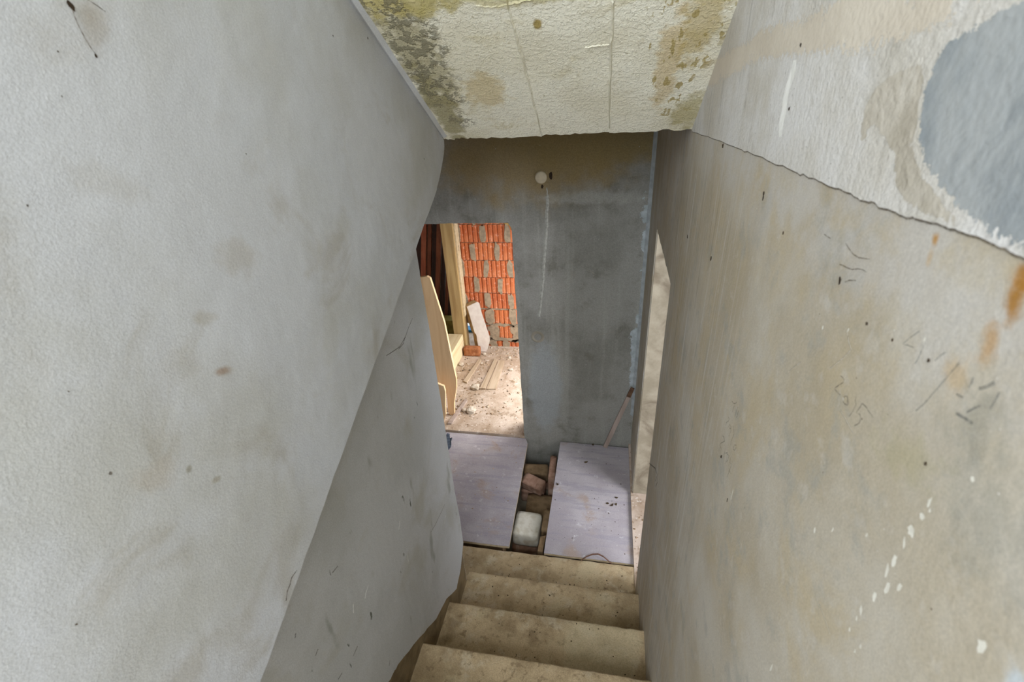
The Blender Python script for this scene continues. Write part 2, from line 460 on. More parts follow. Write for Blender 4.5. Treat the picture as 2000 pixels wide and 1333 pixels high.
m_left, m_low, m_right, m_pour = mat_left(), mat_left_low(), mat_right(), mat_upper_pour()
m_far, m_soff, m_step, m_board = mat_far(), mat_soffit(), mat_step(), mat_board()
m_block, m_dust = mat_block(), mat_dust_floor()
m_conc = simple('raw_concrete', (150, 144, 130), (126, 120, 106), 8, .88, .3, 70, c3=(166, 160, 148))
m_reveal = simple('pale_raw_concrete', (164, 156, 138), (142, 134, 116), 9, .88, .35, 60, c3=(122, 112, 96))
m_basec = simple('brown_stained_concrete', (136, 118, 88), (112, 96, 70), 10, .9, .4, 70)
m_beige = simple('beige_render', (212, 204, 191), (202, 193, 179), 9, .9, .3, 120, feather=120)
m_patch = simple('grey_blue_cement', (166, 170, 172), (142, 149, 154), 14, .85, .3, 90, c3=(122, 130, 136), feather=110)
m_crust = simple('grey_crust', (192, 186, 175), (174, 167, 154), 22, .9, .5, 110, c3=(204, 200, 192), feather=140)
m_white = simple('white_mortar', (216, 216, 214), (200, 200, 196), 30, .85, .4, 120)
m_ridge = simple('white_lime_run', (240, 240, 238), (228, 228, 225), 40, .85, .3, 120, feather=160)
m_smear = simple('blue_white_plaster', (178, 186, 190), (156, 164, 166), 22, .8, .4, 90, feather=40)
m_paint = simple('paint_drop', (228, 226, 216), (214, 211, 200), 60, .6, .1, 100, feather=300)
m_pencil = simple('pencil_graphite', (104, 100, 92), (84, 82, 76), 200, .7, 0, 50, cover=.6)
m_pencil_b = simple('blue_grey_crayon', (96, 104, 108), (114, 118, 116), 120, .7, 0, 50, cover=.45)
m_scratch = simple('scratch_pale', (204, 198, 186), (192, 184, 170), 100, .8, 0, 50, cover=.6)
m_dark = simple('dark_pit', (64, 50, 36), (44, 36, 28), 90, .95, .1, 50)
m_crack = simple('crack_brown', (112, 98, 82), (90, 78, 64), 60, .95, 0, 50, cover=.6)
m_mort = simple('grey_mortar', (168, 150, 128), (142, 128, 110), 30, .95, .5, 90)
m_fill = simple('grey_white_plaster', (170, 176, 178), (150, 156, 158), 22, .8, .4, 90)
m_morts = simple('grey_mortar_smear', (168, 150, 128), (142, 128, 110), 30, .95, .5, 90, feather=22)
m_cap = simple('cream_plastic', (206, 194, 166), (196, 184, 158), 40, .5, .05, 40)
m_edge = simple('pale_cut_wood', (206, 190, 160), (190, 170, 136), 30, .8, .1, 60)
m_plank = mat_wood('fresh_plank', (226, 194, 152), (214, 178, 136), (232, 206, 172))
m_post = mat_wood('weathered_post', (176, 150, 104), (150, 122, 80), (168, 152, 122))
m_beam = mat_wood('pale_beam', (226, 208, 170), (208, 184, 142), (232, 220, 192), 'y')
m_db = [mat_wood('dark_board_a', (128, 72, 46), (96, 52, 34), (150, 92, 64)), mat_wood('dark_board_b', (58, 36, 26), (42, 26, 20), (78, 46, 34)),
        mat_wood('tan_board', (176, 132, 82), (148, 108, 66), (190, 148, 98)), mat_wood('red_brown_board', (168, 92, 64), (138, 74, 50), (186, 114, 84))]
m_stick = mat_wood('grey_pink_stick', (172, 156, 146), (150, 134, 124), (186, 170, 162))
m_foam = simple('white_panel', (226, 218, 212), (216, 206, 200), 20, .9, .2, 70)
m_foam_s = simple('panel_side', (176, 150, 112), (150, 126, 92), 20, .9, .3, 70)
m_brick = simple('old_brick', (172, 112, 74), (146, 92, 60), 24, .9, .4, 80, c3=(186, 136, 100))
m_dbrick = simple('dusty_brick', (166, 134, 116), (140, 108, 90), 20, .9, .4, 80, c3=(180, 156, 140))
m_obrick = simple('ochre_block', (150, 126, 96), (128, 106, 80), 20, .9, .4, 80)
m_wblock = simple('white_block', (222, 218, 206), (206, 200, 184), 22, .9, .4, 90, c3=(190, 178, 156))
m_stone = simple('pale_stone', (206, 196, 182), (180, 166, 148), 30, .9, .4, 90)
m_debris = simple('leaf_crumbs', (86, 70, 48), (60, 50, 36), 60, .9, .1, 50)
m_rubble = simple('rubble', (176, 154, 130), (132, 110, 86), 40, .95, .2, 60, c3=(210, 198, 184))
m_olive = simple('olive_cardboard', (128, 112, 48), (106, 92, 38), 16, .85, .1, 50)
m_blue = simple('blue_tarpaulin', (20, 110, 160), (30, 130, 176), 16, .5, .1, 40)
m_ground = simple('bright_gravel', (226, 226, 222), (210, 210, 206), 20, .95, .2, 50)
m_seal = simple('expanding_foam', (216, 176, 110), (190, 140, 78), 30, .9, .4, 70)

def S(o): return tag(o, kind='structure')

# ================================================================== STRUCTURE
# ---- left: side of the flight that climbs on the left, plaster on it
def zb_left(y): return 1.8074 - .0 + .4833 * y - .0
edge = [(-.6, zb_left(-.6))] + jag((-.4, zb_left(-.4)), (1.60, zb_left(1.60)), 60, .0035, 3)
tip = [(1.563,2.567),(1.616,2.603),(1.661,2.641),(1.689,2.667),(1.704,2.689),(1.707,2.71)]
pts = edge + tip + [(1.3, ZS - SL * (1.3 - YS) + .02), (-.6, ZS + SL * (YS + .6) + .02)]
wl = S(prism('wall_left', pts, lambda a, b, d: (XP - d, a, b), .95, m_left, None))
# hole with a rusty streak, cracks in the plaster
prism('hole', blob_poly(*[(0.515,2.973)][0], .0028, .005, .35, 12, .3, 4), lambda a, b, d: Lf(a, b, .0006 - d), .0005, m_dark, wl)
ribbon('streak', [(0.515,2.97),(0.514,2.963),(0.514,2.956),(0.515,2.948),(0.516,2.942),(0.518,2.934),(0.521,2.928)], .0016, lambda a, b, d: Lf(a, b, .0004 + d), .0004, m_crack, wl)
ribbon('streak', [(0.535,2.982),(0.541,2.979),(0.548,2.975),(0.554,2.971)], .0016, lambda a, b, d: Lf(a, b, .0004 + d), .0003, m_crack, wl)
prism('pit', blob_poly(*[(0.52,2.927)][0], .0012, .002, .3, 8, .3, 5), lambda a, b, d: Lf(a, b, .0006 - d), .0005, m_dark, wl)
for i, (p, r) in enumerate([([(0.379,2.795)][0], .0014), ([(0.479,2.93)][0], .0013), ([(0.324,2.608)][0], .0013), ([(0.316,2.495)][0], .003), ([(0.209,2.369)][0], .002), ([(0.462,2.889)][0], .0012), ([(1.067,2.979)][0], .003), ([(1.231,2.984)][0], .003), ([(0.709,2.799)][0], .0012), ([(1.489,2.679)][0], .003)]):
    prism('pit', blob_poly(*p, r * .6, r * .8, .3, 8, .4, 20 + i), lambda a, b, d: Lf(a, b, .0006 - d), .0005, m_crack, wl)
# chipped lower corner near the edge
ribbon('crack', [(0.495,2.061),(0.477,2.063),(0.468,2.055),(0.457,2.051),(0.447,2.037)], .004, lambda a, b, d: Lf(a, b, .0003 + d), .0004, m_crack, wl)

# ---- left: wall below that flight, with its smooth plaster ending above the steps
wk = S(prism('wall_left_lower', [(-.6, -.3), (1.592, -.3), (1.592, zb_left(1.592)), (-.6, zb_left(-.6))], lambda a, b, d: (XL - .010 - d, a, b), .12, m_basec))
low = [(0.309,1.371),(0.587,1.171),(0.773,1.032),(0.83,1.013),(1.001,0.881),(1.162,0.742),(1.295,0.685),(1.426,0.568),(1.519,0.605)]
endl = [(1.606,0.699),(1.612,0.893),(1.599,1.094),(1.603,1.279),(1.605,1.483),(1.607,1.67),(1.604,1.833),(1.605,1.993),(1.601,2.155),(1.595,2.314)]
low2 = []
for i in range(len(low) - 1): low2 += jag(low[i], low[i + 1], 4, .004, 40 + i)
low2.append(low[-1])
endl2 = []
for i in range(len(endl) - 1): endl2 += jag(endl[i], endl[i + 1], 4, .003, 60 + i)
ylast = endl[-1][0]
plaster = [(-.178, 1.7215)] + low2 + endl2 + [(ylast, zb_left(ylast))]
prism('plaster_coat', plaster, lambda a, b, d: (XL - d, a, b), .0101, m_low, wk)
prism('end_plaster', [(-.70, -.3), (-.81, -.3), (-.81, 2.5), (-.70, 2.5)], lambda a, b, d: (a, 1.592 + d, b), .006, m_low, wk)
for pl in [[(1.464,2.129),(1.415,2.113),(1.38,2.097),(1.324,2.088),(1.279,2.098),(1.22,2.113)], [(1.38,2.097),(1.353,2.083),(1.31,2.085)], [(1.461,1.157),(1.388,1.165),(1.324,1.175),(1.274,1.191)]]:
    ribbon('crack', pl, .004, lambda a, b, d: Kf(a, b, .0004 + d), .0004, m_crack, wk)
for i, pl in enumerate([[(0.816,1.513),(0.792,1.505),(0.78,1.495)], [(0.728,1.549),(0.718,1.523)], [(1.067,1.507),(1.048,1.484)], [(1.063,1.324),(1.056,1.293)], [(1.448,1.095),(1.417,1.073)]]):
    ribbon('chip', pl, .006, lambda a, b, d: Kf(a, b, .0004 + d), .0012, m_white, wk)
for i, pl in enumerate([[(0.687,1.402),(0.659,1.401)], [(0.55,1.612),(0.565,1.616)], [(0.723,1.732),(0.696,1.74)], [(0.798,1.106),(0.786,1.094)], [(0.529,1.751),(0.523,1.743)], [(0.602,1.424),(0.581,1.43)]]):
    ribbon('scuff', pl, .005, lambda a, b, d: Kf(a, b, .0004 + d), .0003, m_crack, wk)

# ---- right wall with the opening to the side room
head = jag((YR0, ZRH), (YR1, ZRH), 26, .006, 5)
jamb = jag((YR1, ZRH), (YR1, ZFL), 60, .004, 6)
near_j = jag((YR0, ZFL), (YR0, ZRH), 30, .002, 8)
rp = [(-2.2, -.4), (YR0, -.4)] + near_j + head + jamb + [(YR1, -.4), (YF + .25, -.4), (YF + .25, 4.9), (-.42, 4.9), (-.42, 2.35), (-1.55, 2.35), (-1.55, 4.9), (-2.2, 4.9)]  # upper notch invented to let the added stair lamp in
wr = S(prism('wall_right', rp, lambda a, b, d: (xr(a) + d, a, b), .25, m_right))
revp = jag((YR1 - .0015, ZRH), (YR1 - .0015, ZFL), 2, 0, 1)
box('reveal', xr(YR1) + .006, xr(YR1) + .246, YR1 - .012, YR1 - .004, ZFL + .002, ZRH - .004, m_reveal, wr)
# upper pour, proud of the lower one along a ragged joint
joint = [(0.2605,2.7692),(0.2896,2.7701),(0.3128,2.7709),(0.3441,2.771),(0.3751,2.7696),(0.4245,2.7642),(0.4511,2.7621),(0.5011,2.7592),(0.5586,2.7577),(0.63,2.7548),(0.7013,2.7513),(0.8459,2.7459),(1.0211,2.7396),(1.2852,2.728),(1.7065,2.7062)]
jj = []
for i in range(len(joint) - 1): jj += jag(joint[i], joint[i + 1], 7, .0022, 80 + i)
jj.append(joint[-1])
up = jj + [(1.70, ZS - SL * (1.70 - YS) + .01), (1.0, ZS - SL * (1.0 - YS) + .02), (.2, 3.55), (joint[0][0], 3.4)]
pour = prism('upper_pour', up, lambda a, b, d: Rf(a, b, .0016 - d), .0015, m_pour, wr)
jl = [(a, b - .0012) for a, b in jj[8:]]
ribbon('joint_line', jl, .0016, lambda a, b, d: Rf(a, b, .0006 + d), .0003, m_crack, wr, False)
band = rough_poly([(1.4623,2.9054),(1.2129,2.9179),(1.0781,2.9226),(1.0241,2.9357),(0.8359,2.9346),(0.7276,2.9367),(0.6533,2.9475),(0.4121,2.9192),(0.4232,2.9045),(0.4294,2.8988),(0.4459,2.8953),(0.4668,2.8907),(0.4966,2.8892),(0.5183,2.8868),(0.5402,2.881),(0.5829,2.8784),(0.6876,2.8803),(0.7969,2.8814),(0.948,2.8787),(1.055,2.874),(1.2046,2.8588),(1.4284,2.8329),(1.5626,2.8135)], 5, .0022, 100)
patch('render_band', band, Rf, .00163, m_beige, wr, .016)
disc = rough_poly([(0.4123,2.9023),(0.4397,2.8901),(0.4612,2.884),(0.4702,2.8718),(0.4705,2.851),(0.4652,2.8331),(0.4498,2.8122),(0.4334,2.7995),(0.4062,2.7889),(0.3754,2.7787),(0.3431,2.7733),(0.3108,2.774),(0.2752,2.7784),(0.343,2.9004),(0.3806,2.9075)], 4, .0014, 130)
patch('cement_patch', disc, Rf, .00166, m_patch, wr, .010)
crust = rough_poly([(0.4848,2.8714),(0.5022,2.8688),(0.5282,2.8633),(0.5498,2.853),(0.5603,2.8375),(0.5606,2.8217),(0.5527,2.8087),(0.5385,2.7979),(0.5415,2.818),(0.5298,2.8221),(0.515,2.8149),(0.5026,2.8119),(0.4944,2.8066),(0.4804,2.8018),(0.4762,2.7917),(0.4613,2.7785),(0.4408,2.7713),(0.4205,2.7693),(0.3881,2.7711),(0.3703,2.7709),(0.3677,2.7738),(0.3948,2.7812),(0.4253,2.7926),(0.4481,2.8041),(0.4591,2.8149),(0.4638,2.8332),(0.4701,2.8438),(0.4723,2.8581)], 3, .001, 150)
patch('mortar_crust', crust, Rf, .0017, m_crust, wr, .0028)
patch('white_ridge', [(0.8008,2.8809),(0.7922,2.8664),(0.7985,2.8542),(0.8046,2.844),(0.8026,2.8319),(0.7978,2.8192),(0.7998,2.8026),(0.7957,2.784),(0.8099,2.7825),(0.8211,2.8009),(0.8212,2.8179),(0.826,2.831),(0.8274,2.846),(0.8203,2.859),(0.8144,2.8727),(0.8141,2.8812)], Rf, .00166, m_ridge, wr, .0005)
for i, (p, a, b, an) in enumerate([([(1.203,2.7231)][0], .006, .0045, .0), ([(1.1989,2.7395)][0], .004, .006, .2), ([(0.8308,2.6907)][0], .002, .004, -.1), ([(0.8324,2.6968)][0], .003, .003, 0), ([(1.5326,2.4164)][0], .008, .004, .3), ([(0.5129,2.6755)][0], .0018, .0035, -.4),
                                   ([(0.7072,2.6692)][0], .002, .002, 0), ([(1.1436,2.4795)][0], .004, .005, 0), ([(0.7684,2.1967)][0], .003, .005, .4), ([(0.6819,2.1682)][0], .0012, .004, .0), ([(0.4405,2.6618)][0], .0016, .0014, 0), ([(0.3972,2.6683)][0], .001, .001, 0),
                                   ([(0.3489,2.6775)][0], .0012, .0014, 0), ([(0.3094,2.6118)][0], .001, .0014, 0), ([(0.3713,2.7724)][0], .002, .0018, 0), ([(0.788,2.8217)][0], .002, .002, 0), ([(0.7943,2.8977)][0], .003, .002, .5)]):
    prism('pit', blob_poly(*p, a, b, an, 10, .35, 200 + i), lambda a, b, d: Rf(a, b, .0024 - d) if b > 2.79 else Rf(a, b, .0008 - d), .0007, m_dark, wr)
for pl in [[(0.5235,2.6896),(0.5157,2.6912),(0.5076,2.692),(0.4958,2.6941),(0.4861,2.6985),(0.4759,2.7013),(0.4688,2.7015)], [(0.5777,2.7056),(0.5695,2.7057),(0.5598,2.7063)], [(0.5235,2.7123),(0.5132,2.7097),(0.502,2.7077),(0.4899,2.7084),(0.4701,2.7139)],
           [(0.5112,2.6747),(0.5101,2.6782),(0.5095,2.6799)], [(0.5016,2.6785),(0.4947,2.6831),(0.4819,2.6879)]]:
    ribbon('crack', pl, .0012, lambda a, b, d: Rf(a, b, .0004 + d), .0003, m_crack, wr)
# paint drops running down the wall
for i, (p, a, b, an) in enumerate([([(0.2915,2.5907)][0], .0014, .0042, .05), ([(0.2879,2.5865)][0], .0012, .0016, .1), ([(0.2919,2.5761)][0], .0026, .0028, -.6), ([(0.2944,2.5565)][0], .0036, .0040, -.2),
                                   ([(0.2945,2.5426)][0], .0014, .0042, -.45), ([(0.2948,2.521)][0], .0022, .0058, -.1), ([(0.2968,2.5052)][0], .0022, .0058, -.25), ([(0.2889,2.4937)][0], .0022, .0062, .1),
                                   ([(0.2791,2.5095)][0], .0018, .0044, .1), ([(0.2959,2.47)][0], .0018, .0050, -.1), ([(0.3019,2.4418)][0], .0020, .0036, -.4), ([(0.3023,2.4289)][0], .0016, .0024, -.3),
                                   ([(0.3038,2.4087)][0], .0014, .0022, 0), ([(0.2097,2.5545)][0], .0030, .0046, .1), ([(0.2846,2.4157)][0], .0014, .0026, 0), ([(0.2874,2.4026)][0], .0014, .0022, 0),
                                   ([(0.4056,2.4217)][0], .0018, .0032, -.2), ([(0.378,2.4566)][0], .0012, .0030, .1), ([(0.333,2.504)][0], .0012, .0026, .1), ([(0.2707,2.6353)][0], .0016, .0018, -.3), ([(0.6667,2.2004)][0], .002, .012, .0), ([(0.3887,2.171)][0], .002, .008, 0),
                                   ([(0.5198,2.6164)][0], .0016, .0026, 0), ([(0.4682,2.6409)][0], .001, .002, 0), ([(0.4371,2.5786)][0], .001, .0016, 0), ([(0.3622,2.6881)][0], .001, .0016, 0)]):
    patch('paint_drip', blob_poly(*p, a * 1.15, b * 1.1, an, 14, .35, 300 + i), Rf, .00006, m_paint, wr, a * .28)
# pencilled figures and crayon strokes
def pen(lst, wd, mat):
    for pl in lst:
        ribbon('pencil_stroke', pl, wd, lambda a, b, d: Rf(a, b, .0003 + d), .0002, mat, wr, False)
pen([[(0.4547,2.5948),(0.4499,2.5958),(0.4456,2.5957),(0.4458,2.5926),(0.4509,2.5862),(0.4567,2.5786),(0.4566,2.5767),(0.4509,2.5773),(0.4432,2.5784)], [(0.4303,2.5858),(0.4342,2.5842),(0.437,2.5801),(0.4365,2.5768),(0.4326,2.5763),(0.4272,2.5779),(0.4254,2.5812),(0.4282,2.5836),(0.4307,2.5855),(0.4263,2.5783)],
     [(0.4177,2.5952),(0.417,2.591),(0.4136,2.5892),(0.4142,2.5814),(0.4174,2.5715)], [(0.3841,2.5967),(0.3919,2.597),(0.3996,2.5975),(0.4056,2.5962),(0.4064,2.5905),(0.409,2.5827),(0.4029,2.5854),(0.3994,2.5834),(0.399,2.5779),(0.4045,2.5703)]], .0009, m_pencil)
pen([[(0.7771,2.2899),(0.7665,2.2927),(0.7695,2.2857),(0.7804,2.2741),(0.7792,2.2667)], [(0.7485,2.289),(0.758,2.2863),(0.7612,2.2787),(0.7528,2.2801),(0.7475,2.2878),(0.7462,2.2798),(0.7485,2.2656)], [(0.7376,2.2989),(0.7302,2.2971),(0.7245,2.2919),(0.7275,2.2794),(0.7311,2.2682),(0.7289,2.2609)],
     [(0.7128,2.269),(0.7098,2.2787),(0.6998,2.2865),(0.6978,2.2823),(0.7036,2.2712),(0.7119,2.2678)], [(0.7865,2.2355),(0.7751,2.2398),(0.7669,2.2383),(0.7874,2.2155),(0.7908,2.2076),(0.7749,2.2084)], [(0.7534,2.2244),(0.7545,2.2136),(0.7527,2.2064)], [(0.7469,2.2248),(0.7386,2.2345),(0.7348,2.2252),(0.7359,2.2068)],
     [(0.7365,2.2321),(0.7254,2.238),(0.7272,2.2258),(0.7315,2.2164)], [(0.7159,2.2426),(0.7126,2.2321),(0.7009,2.2411),(0.7064,2.2201),(0.7102,2.199)], [(0.7064,2.2201),(0.6953,2.2207)], [(0.7549,2.3332),(0.7584,2.3238),(0.759,2.3155)], [(0.7365,2.3432),(0.7386,2.3311),(0.7404,2.3201)], [(0.7276,2.3433),(0.7292,2.3326),(0.7302,2.3252)],
     [(0.7745,2.3294),(0.7648,2.3316),(0.7528,2.3395),(0.7475,2.3463)]], .0012, m_pencil)
pen([[(0.3702,2.6913),(0.3768,2.6825),(0.3832,2.6724),(0.3763,2.6748),(0.3691,2.6769)], [(0.3595,2.6866),(0.3602,2.6814),(0.3599,2.6745),(0.3611,2.6671)], [(0.3369,2.6915),(0.3401,2.6873),(0.3434,2.6807)]], .0009, m_pencil_b)
pen([[(0.3217,2.6922),(0.3249,2.6819),(0.3285,2.6697),(0.3325,2.6571)], [(0.3325,2.6571),(0.3356,2.6469),(0.3402,2.6371)]], .0010, m_pencil_b)
pen([[(0.298,2.687),(0.2938,2.6914),(0.2898,2.6976)], [(0.3053,2.6616),(0.2979,2.6637),(0.2899,2.665)]], .0022, m_pencil_b)
pen([[(0.306,2.6907),(0.3051,2.6865),(0.3058,2.6826)], [(0.2914,2.6787),(0.2945,2.674),(0.2981,2.6679)], [(0.3126,2.6728),(0.3089,2.6734),(0.3058,2.6747)], [(0.2836,2.6947),(0.2838,2.6882),(0.2839,2.6815)]], .0014, m_pencil_b)
pen([[(1.8209,1.185),(1.6038,1.36),(1.5259,1.3975),(1.5594,1.3282)], [(1.5358,1.3818),(1.5023,1.3801),(1.5283,1.3297)]], .006, m_pencil)
def scr(lst, wd):
    for pl in lst:
        ribbon('scratch', pl, wd, lambda a, b, d: Rf(a, b, .0003 + d), .0002, m_scratch, wr)
scr([[(0.4779,2.5888),(0.4617,2.6101),(0.4521,2.6265)], [(0.4345,2.5658),(0.4175,2.5648),(0.401,2.5632)], [(0.4694,2.6391),(0.4602,2.6313),(0.4504,2.6275)], [(0.5791,2.5167),(0.5635,2.5362),(0.5463,2.5559)], [(0.9583,2.2),(0.9216,2.1759)], [(0.7876,2.1246),(0.7566,2.0824),(0.7169,2.0514)], [(0.6003,2.0076),(0.5559,1.9678)], [(0.3535,2.3691),(0.3365,2.3698),(0.3216,2.3684)]], .0016)

# ---- far wall with the doorway
XD0, XD1, ZDT = -1.50, -.612, 2.045
dj = jag((XD1, ZFL - .0), (XD1 - .010, ZDT), 40, .003, 12)
dh = jag((XD1 - .010, ZDT), (XD0, ZDT - .004), 30, .004, 13)
fp = [(-2.6, -.4), (XD0, -.4), (XD0, ZDT - .004)] + dh[::-1][:-1] + dj[::-1] + [(XD1, -.4), (.6, -.4), (.6, 5.0), (-2.6, 5.0)]
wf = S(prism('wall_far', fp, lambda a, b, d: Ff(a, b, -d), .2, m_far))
chase = [(-0.377,2.27),(-0.375,2.193),(-0.38,2.094),(-0.386,1.992),(-0.395,1.886),(-0.404,1.776),(-0.414,1.663),(-0.428,1.546),(-0.442,1.425),(-0.456,1.332)]
rnd = random.Random(3)
ch = []
for i in range(len(chase) - 1): ch += jag(chase[i], chase[i + 1], 6, .004, 160 + i)
ribbon('filled_chase', ch, .020, lambda a, b, d: Ff(a, b, .0005 + d), .004, simple('pale_filler', (176, 176, 168), (150, 150, 142), 60, .9, .6, 90), wf, False)
prism('mortar_dab', blob_poly(*[(-0.403,2.264)][0], .055, .04, 0, 16, .35, 9), lambda a, b, d: Ff(a, b, .003 - d), .003, m_far, wf)
prism('hole', blob_poly(*[(-0.35,2.342)][0], .012, .022, 0, 12, .2, 9), lambda a, b, d: Ff(a, b, .0012 - d), .001, m_dark, wf)
prism('hole', blob_poly(*[(-0.406,2.277)][0], .008, .012, 0, 10, .2, 10), lambda a, b, d: Ff(a, b, .0042 - d), .001, m_dark, wf)
# plugged hole lower down: ring and plug
cx, cz = [(-0.468,1.177)][0]
def ring(name, r0, r1, h, mat, parent, n=28):
    vs, fs = [], []
    for i in range(n):
        t = 2 * math.pi * i / n
        for (r, hh) in ((r1, 0), ((r0 + r1) / 2, h), (r0, 0)):
            vs.append(Ff(cx + r * math.cos(t), cz + r * math.sin(t), hh + .0005))
    for i in range(n):
        a = i * 3; b = ((i + 1) % n) * 3
        fs += [(a, b, b + 1, a + 1), (a + 1, b + 1, b + 2, a + 2)]
    return mk(name, vs, fs, mat, parent, True)
ring('plug_rim', .026, .050, .007, m_conc, wf)
prism('plug', [(cx + .027 * math.cos(i * .2618), cz + .027 * math.sin(i * .2618)) for i in range(24)], lambda a, b, d: Ff(a, b, .003 - d), .003, m_far, wf)
# plaster smeared along the corner
sm_r = [(xr(YF) - .004, z) for z in (.55, 1.0, 1.4, 1.8, 2.1)]
sml = [(0.217,0.818),(0.226,1.025),(0.193,1.197),(0.231,1.283),(0.248,1.445),(0.257,1.599),(0.232,1.71),(0.251,1.818),(0.226,1.922),(0.244,2.023),(0.208,2.088),(0.228,2.152),(0.204,2.222),(0.237,2.277)]
smear = rough_poly(sml + sm_r[::-1], 4, .008, 180)
smear = [(min(a, xr(YF) - .001), b) for a, b in smear]
patch('plaster_smear', smear, Ff, .0003, m_smear, wf, .012)
prism('corner_fillet', [(xr(YF), YF), (xr(YF) - .022, YF), (xr(YF), YF - .022)], lambda a, b, d: (a, b, .5 + d), 2.2, m_fill, wf)
for pl in [[(-0.227,1.62),(-0.21,1.685),(-0.189,1.712),(-0.196,1.667),(-0.217,1.621),(-0.181,1.621)], [(-0.116,1.713),(-0.07,1.699),(-0.062,1.65)], [(-0.031,1.209),(0.096,1.244)], [(0.006,0.673),(0.09,0.728)]]:
    ribbon('scratch', pl, .004, lambda a, b, d: Ff(a, b, .0004 + d), .0004, m_scratch, wf)
prism('foam_bead', rough_poly([(-0.673,2.042),(-0.624,2.041),(-0.623,1.992),(-0.632,2.017),(-0.653,2.028)], 3, .004, 190), lambda a, b, d: (a, YF + .004 + d, b), .02, m_seal, wf)
S(box('trim_sill', XD0, XD1 + .001, YF - .002, YF + .205, -.3, ZFL, m_dust))

# ---- soffit of the flight above, in board-wide strips with concrete fins between them
slab = [(YS, ZS), (-2.2, ZS + SL * (YS + 2.2)), (-2.2, ZS + SL * (YS + 2.2) + .2), (YS + .12, ZS + .17), (3.30, ZS + .17), (3.30, ZS + .02), (YS + .05, ZS + .02)]
ce = S(prism('ceiling', [(a, b + .012) for a, b in slab], lambda a, b, d: (XP + d, a, b), abs(XP) + .262, m_conc))
seams = [[(-0.47,1.686),(-0.515,1.474),(-0.534,1.306),(-0.542,1.168)], [(-0.223,1.675),(-0.223,1.439),(-0.226,1.29),(-0.226,1.189)], [(0.0,1.68),(-0.003,1.405),(-0.003,1.235),(-0.003,1.201)]]
def sx(i, y):
    if i == 0: return XP
    if i == 4: return .262
    pl = seams[i - 1]
    (x0, y0), (x1, y1) = pl[0], pl[-1]
    return x0 + (x1 - x0) * (y - y0) / (y1 - y0)
offs = [.000, .002, .0, .0015]
ny = 30
for k in range(4):
    vs, fs = [], []
    ys = [-2.2 + (1.0 + 2.2) * i / 6 for i in range(6)] + [1.0 + (YS - 1.0) * i / ny for i in range(ny + 1)]
    nx = 14
    rr = random.Random(50 + k)
    for j, y in enumerate(ys):
        last = j == len(ys) - 1
        for i in range(nx + 1):
            x = sx(k, max(y, .8)) * (1 - i / nx) + sx(k + 1, max(y, .8)) * (i / nx)
            d = offs[k] + .0018 * mnoise.noise(Vector((x * 14, y * 9, k * 3)))
            yy = y + (rr.uniform(-.006, .003) + .006 * mnoise.noise(Vector((x * 25, 3, 1))) if last else 0)
            vs.append(Sf(x, yy, d))
    top0 = len(vs)
    # ragged drip lip turning up at the lower end
    for i in range(nx + 1):
        p = vs[top0 - nx - 1 + i]
        vs.append((p[0], p[1] + .012, p[2] + .05))
    rows = len(ys) + 1
    for j in range(rows - 1):
        for i in range(nx):
            a = j * (nx + 1) + i
            fs.append((a, a + 1, a + nx + 2, a + nx + 1))
    mk('form_board_strip', vs, fs, m_soff, ce)
def fin(pl, wd, h, seed):
    pts_ = []
    for i in range(len(pl) - 1): pts_ += jag(pl[i], pl[i + 1], 8, .0025, seed + i)
    pts_.append(pl[-1])
    ribbon('concrete_fin', pts_, wd, lambda a, b, d: Sf(a, b, .0005 + d), h, m_soff, ce)
fin(seams[1], .009, .006, 400); fin(seams[2], .008, .007, 410)
fin([(-0.066,1.353),(-0.038,1.35),(-0.008,1.349)], .003, .002, 420)
fin([(-0.295,1.215),(-0.263,1.223),(-0.217,1.22),(-0.171,1.213)], .009, .003, 430)
ribbon('corner_fillet', [(XP + .008, 1.69 - i * .06) for i in range(14)], .022, lambda a, b, d: Sf(a, b, d), .008, m_left, ce, False)

# ---- floors, far landing slab, shell of the rooms that daylight comes through
S(box('floor_landing', -2.4, .30, 1.2, YF, -.30, ZPIT, m_conc))
S(box('floor_back_room', -2.9, 1.1, YF + .2, 4.64, -.1, ZFL - .008, m_dust))
S(box('floor_side_room', xr(1.8) - .0, 2.6, -.2, 3.4, ZFL - .35, ZFL, m_dust))
S(box('wall_side_room_far', .52, 2.6, 3.35, 3.5, ZFL, 2.7, m_conc))
S(box('wall_side_room_near', .52, 2.6, -.35, -.2, ZFL, 2.7, m_conc))
S(box('ceiling_side_room', .50, 2.6, -.2, 3.4, 2.6, 2.75, m_conc))
fr = prism('wall_side_room_outer', [(-.2, ZFL), (.45, ZFL), (.45, 2.5), (3.2, 2.5), (3.2, .95), (.45, .95), (.45, ZFL), (3.4, ZFL), (3.4, 2.75), (-.2, 2.75)], lambda a, b, d: (2.5 + d, a, b), .15, m_conc)
S(fr)
S(box('wall_hall_left', -2.55, -2.4, .0, YF, -.3, 2.75, m_conc))
S(box('wall_hall_near', -2.4, -.81, .9, 1.02, -.3, 2.35, m_conc))
S(box('ceiling_hall', -2.4, XP - .001, 1.72, YF, ZS + .0, ZS + .17, m_conc))
S(box('ceiling_back_room', -2.9, 1.1, YF + .2, 5.35, 2.55, 2.7, m_conc))
S(box('wall_back_room_left', -3.05, -2.9, YF + .2, 5.35, -.1, 2.7, m_conc))
S(prism('wall_back_room_right', [(3.29, 0), (4.64, 0), (4.64, 2.7), (3.29, 2.7), (3.29, 2.25), (4.45, 2.25), (4.45, .24), (3.4, .24), (3.4, 2.25), (3.29, 2.25)], lambda a, b, d: (d, a, b), .15, m_conc))
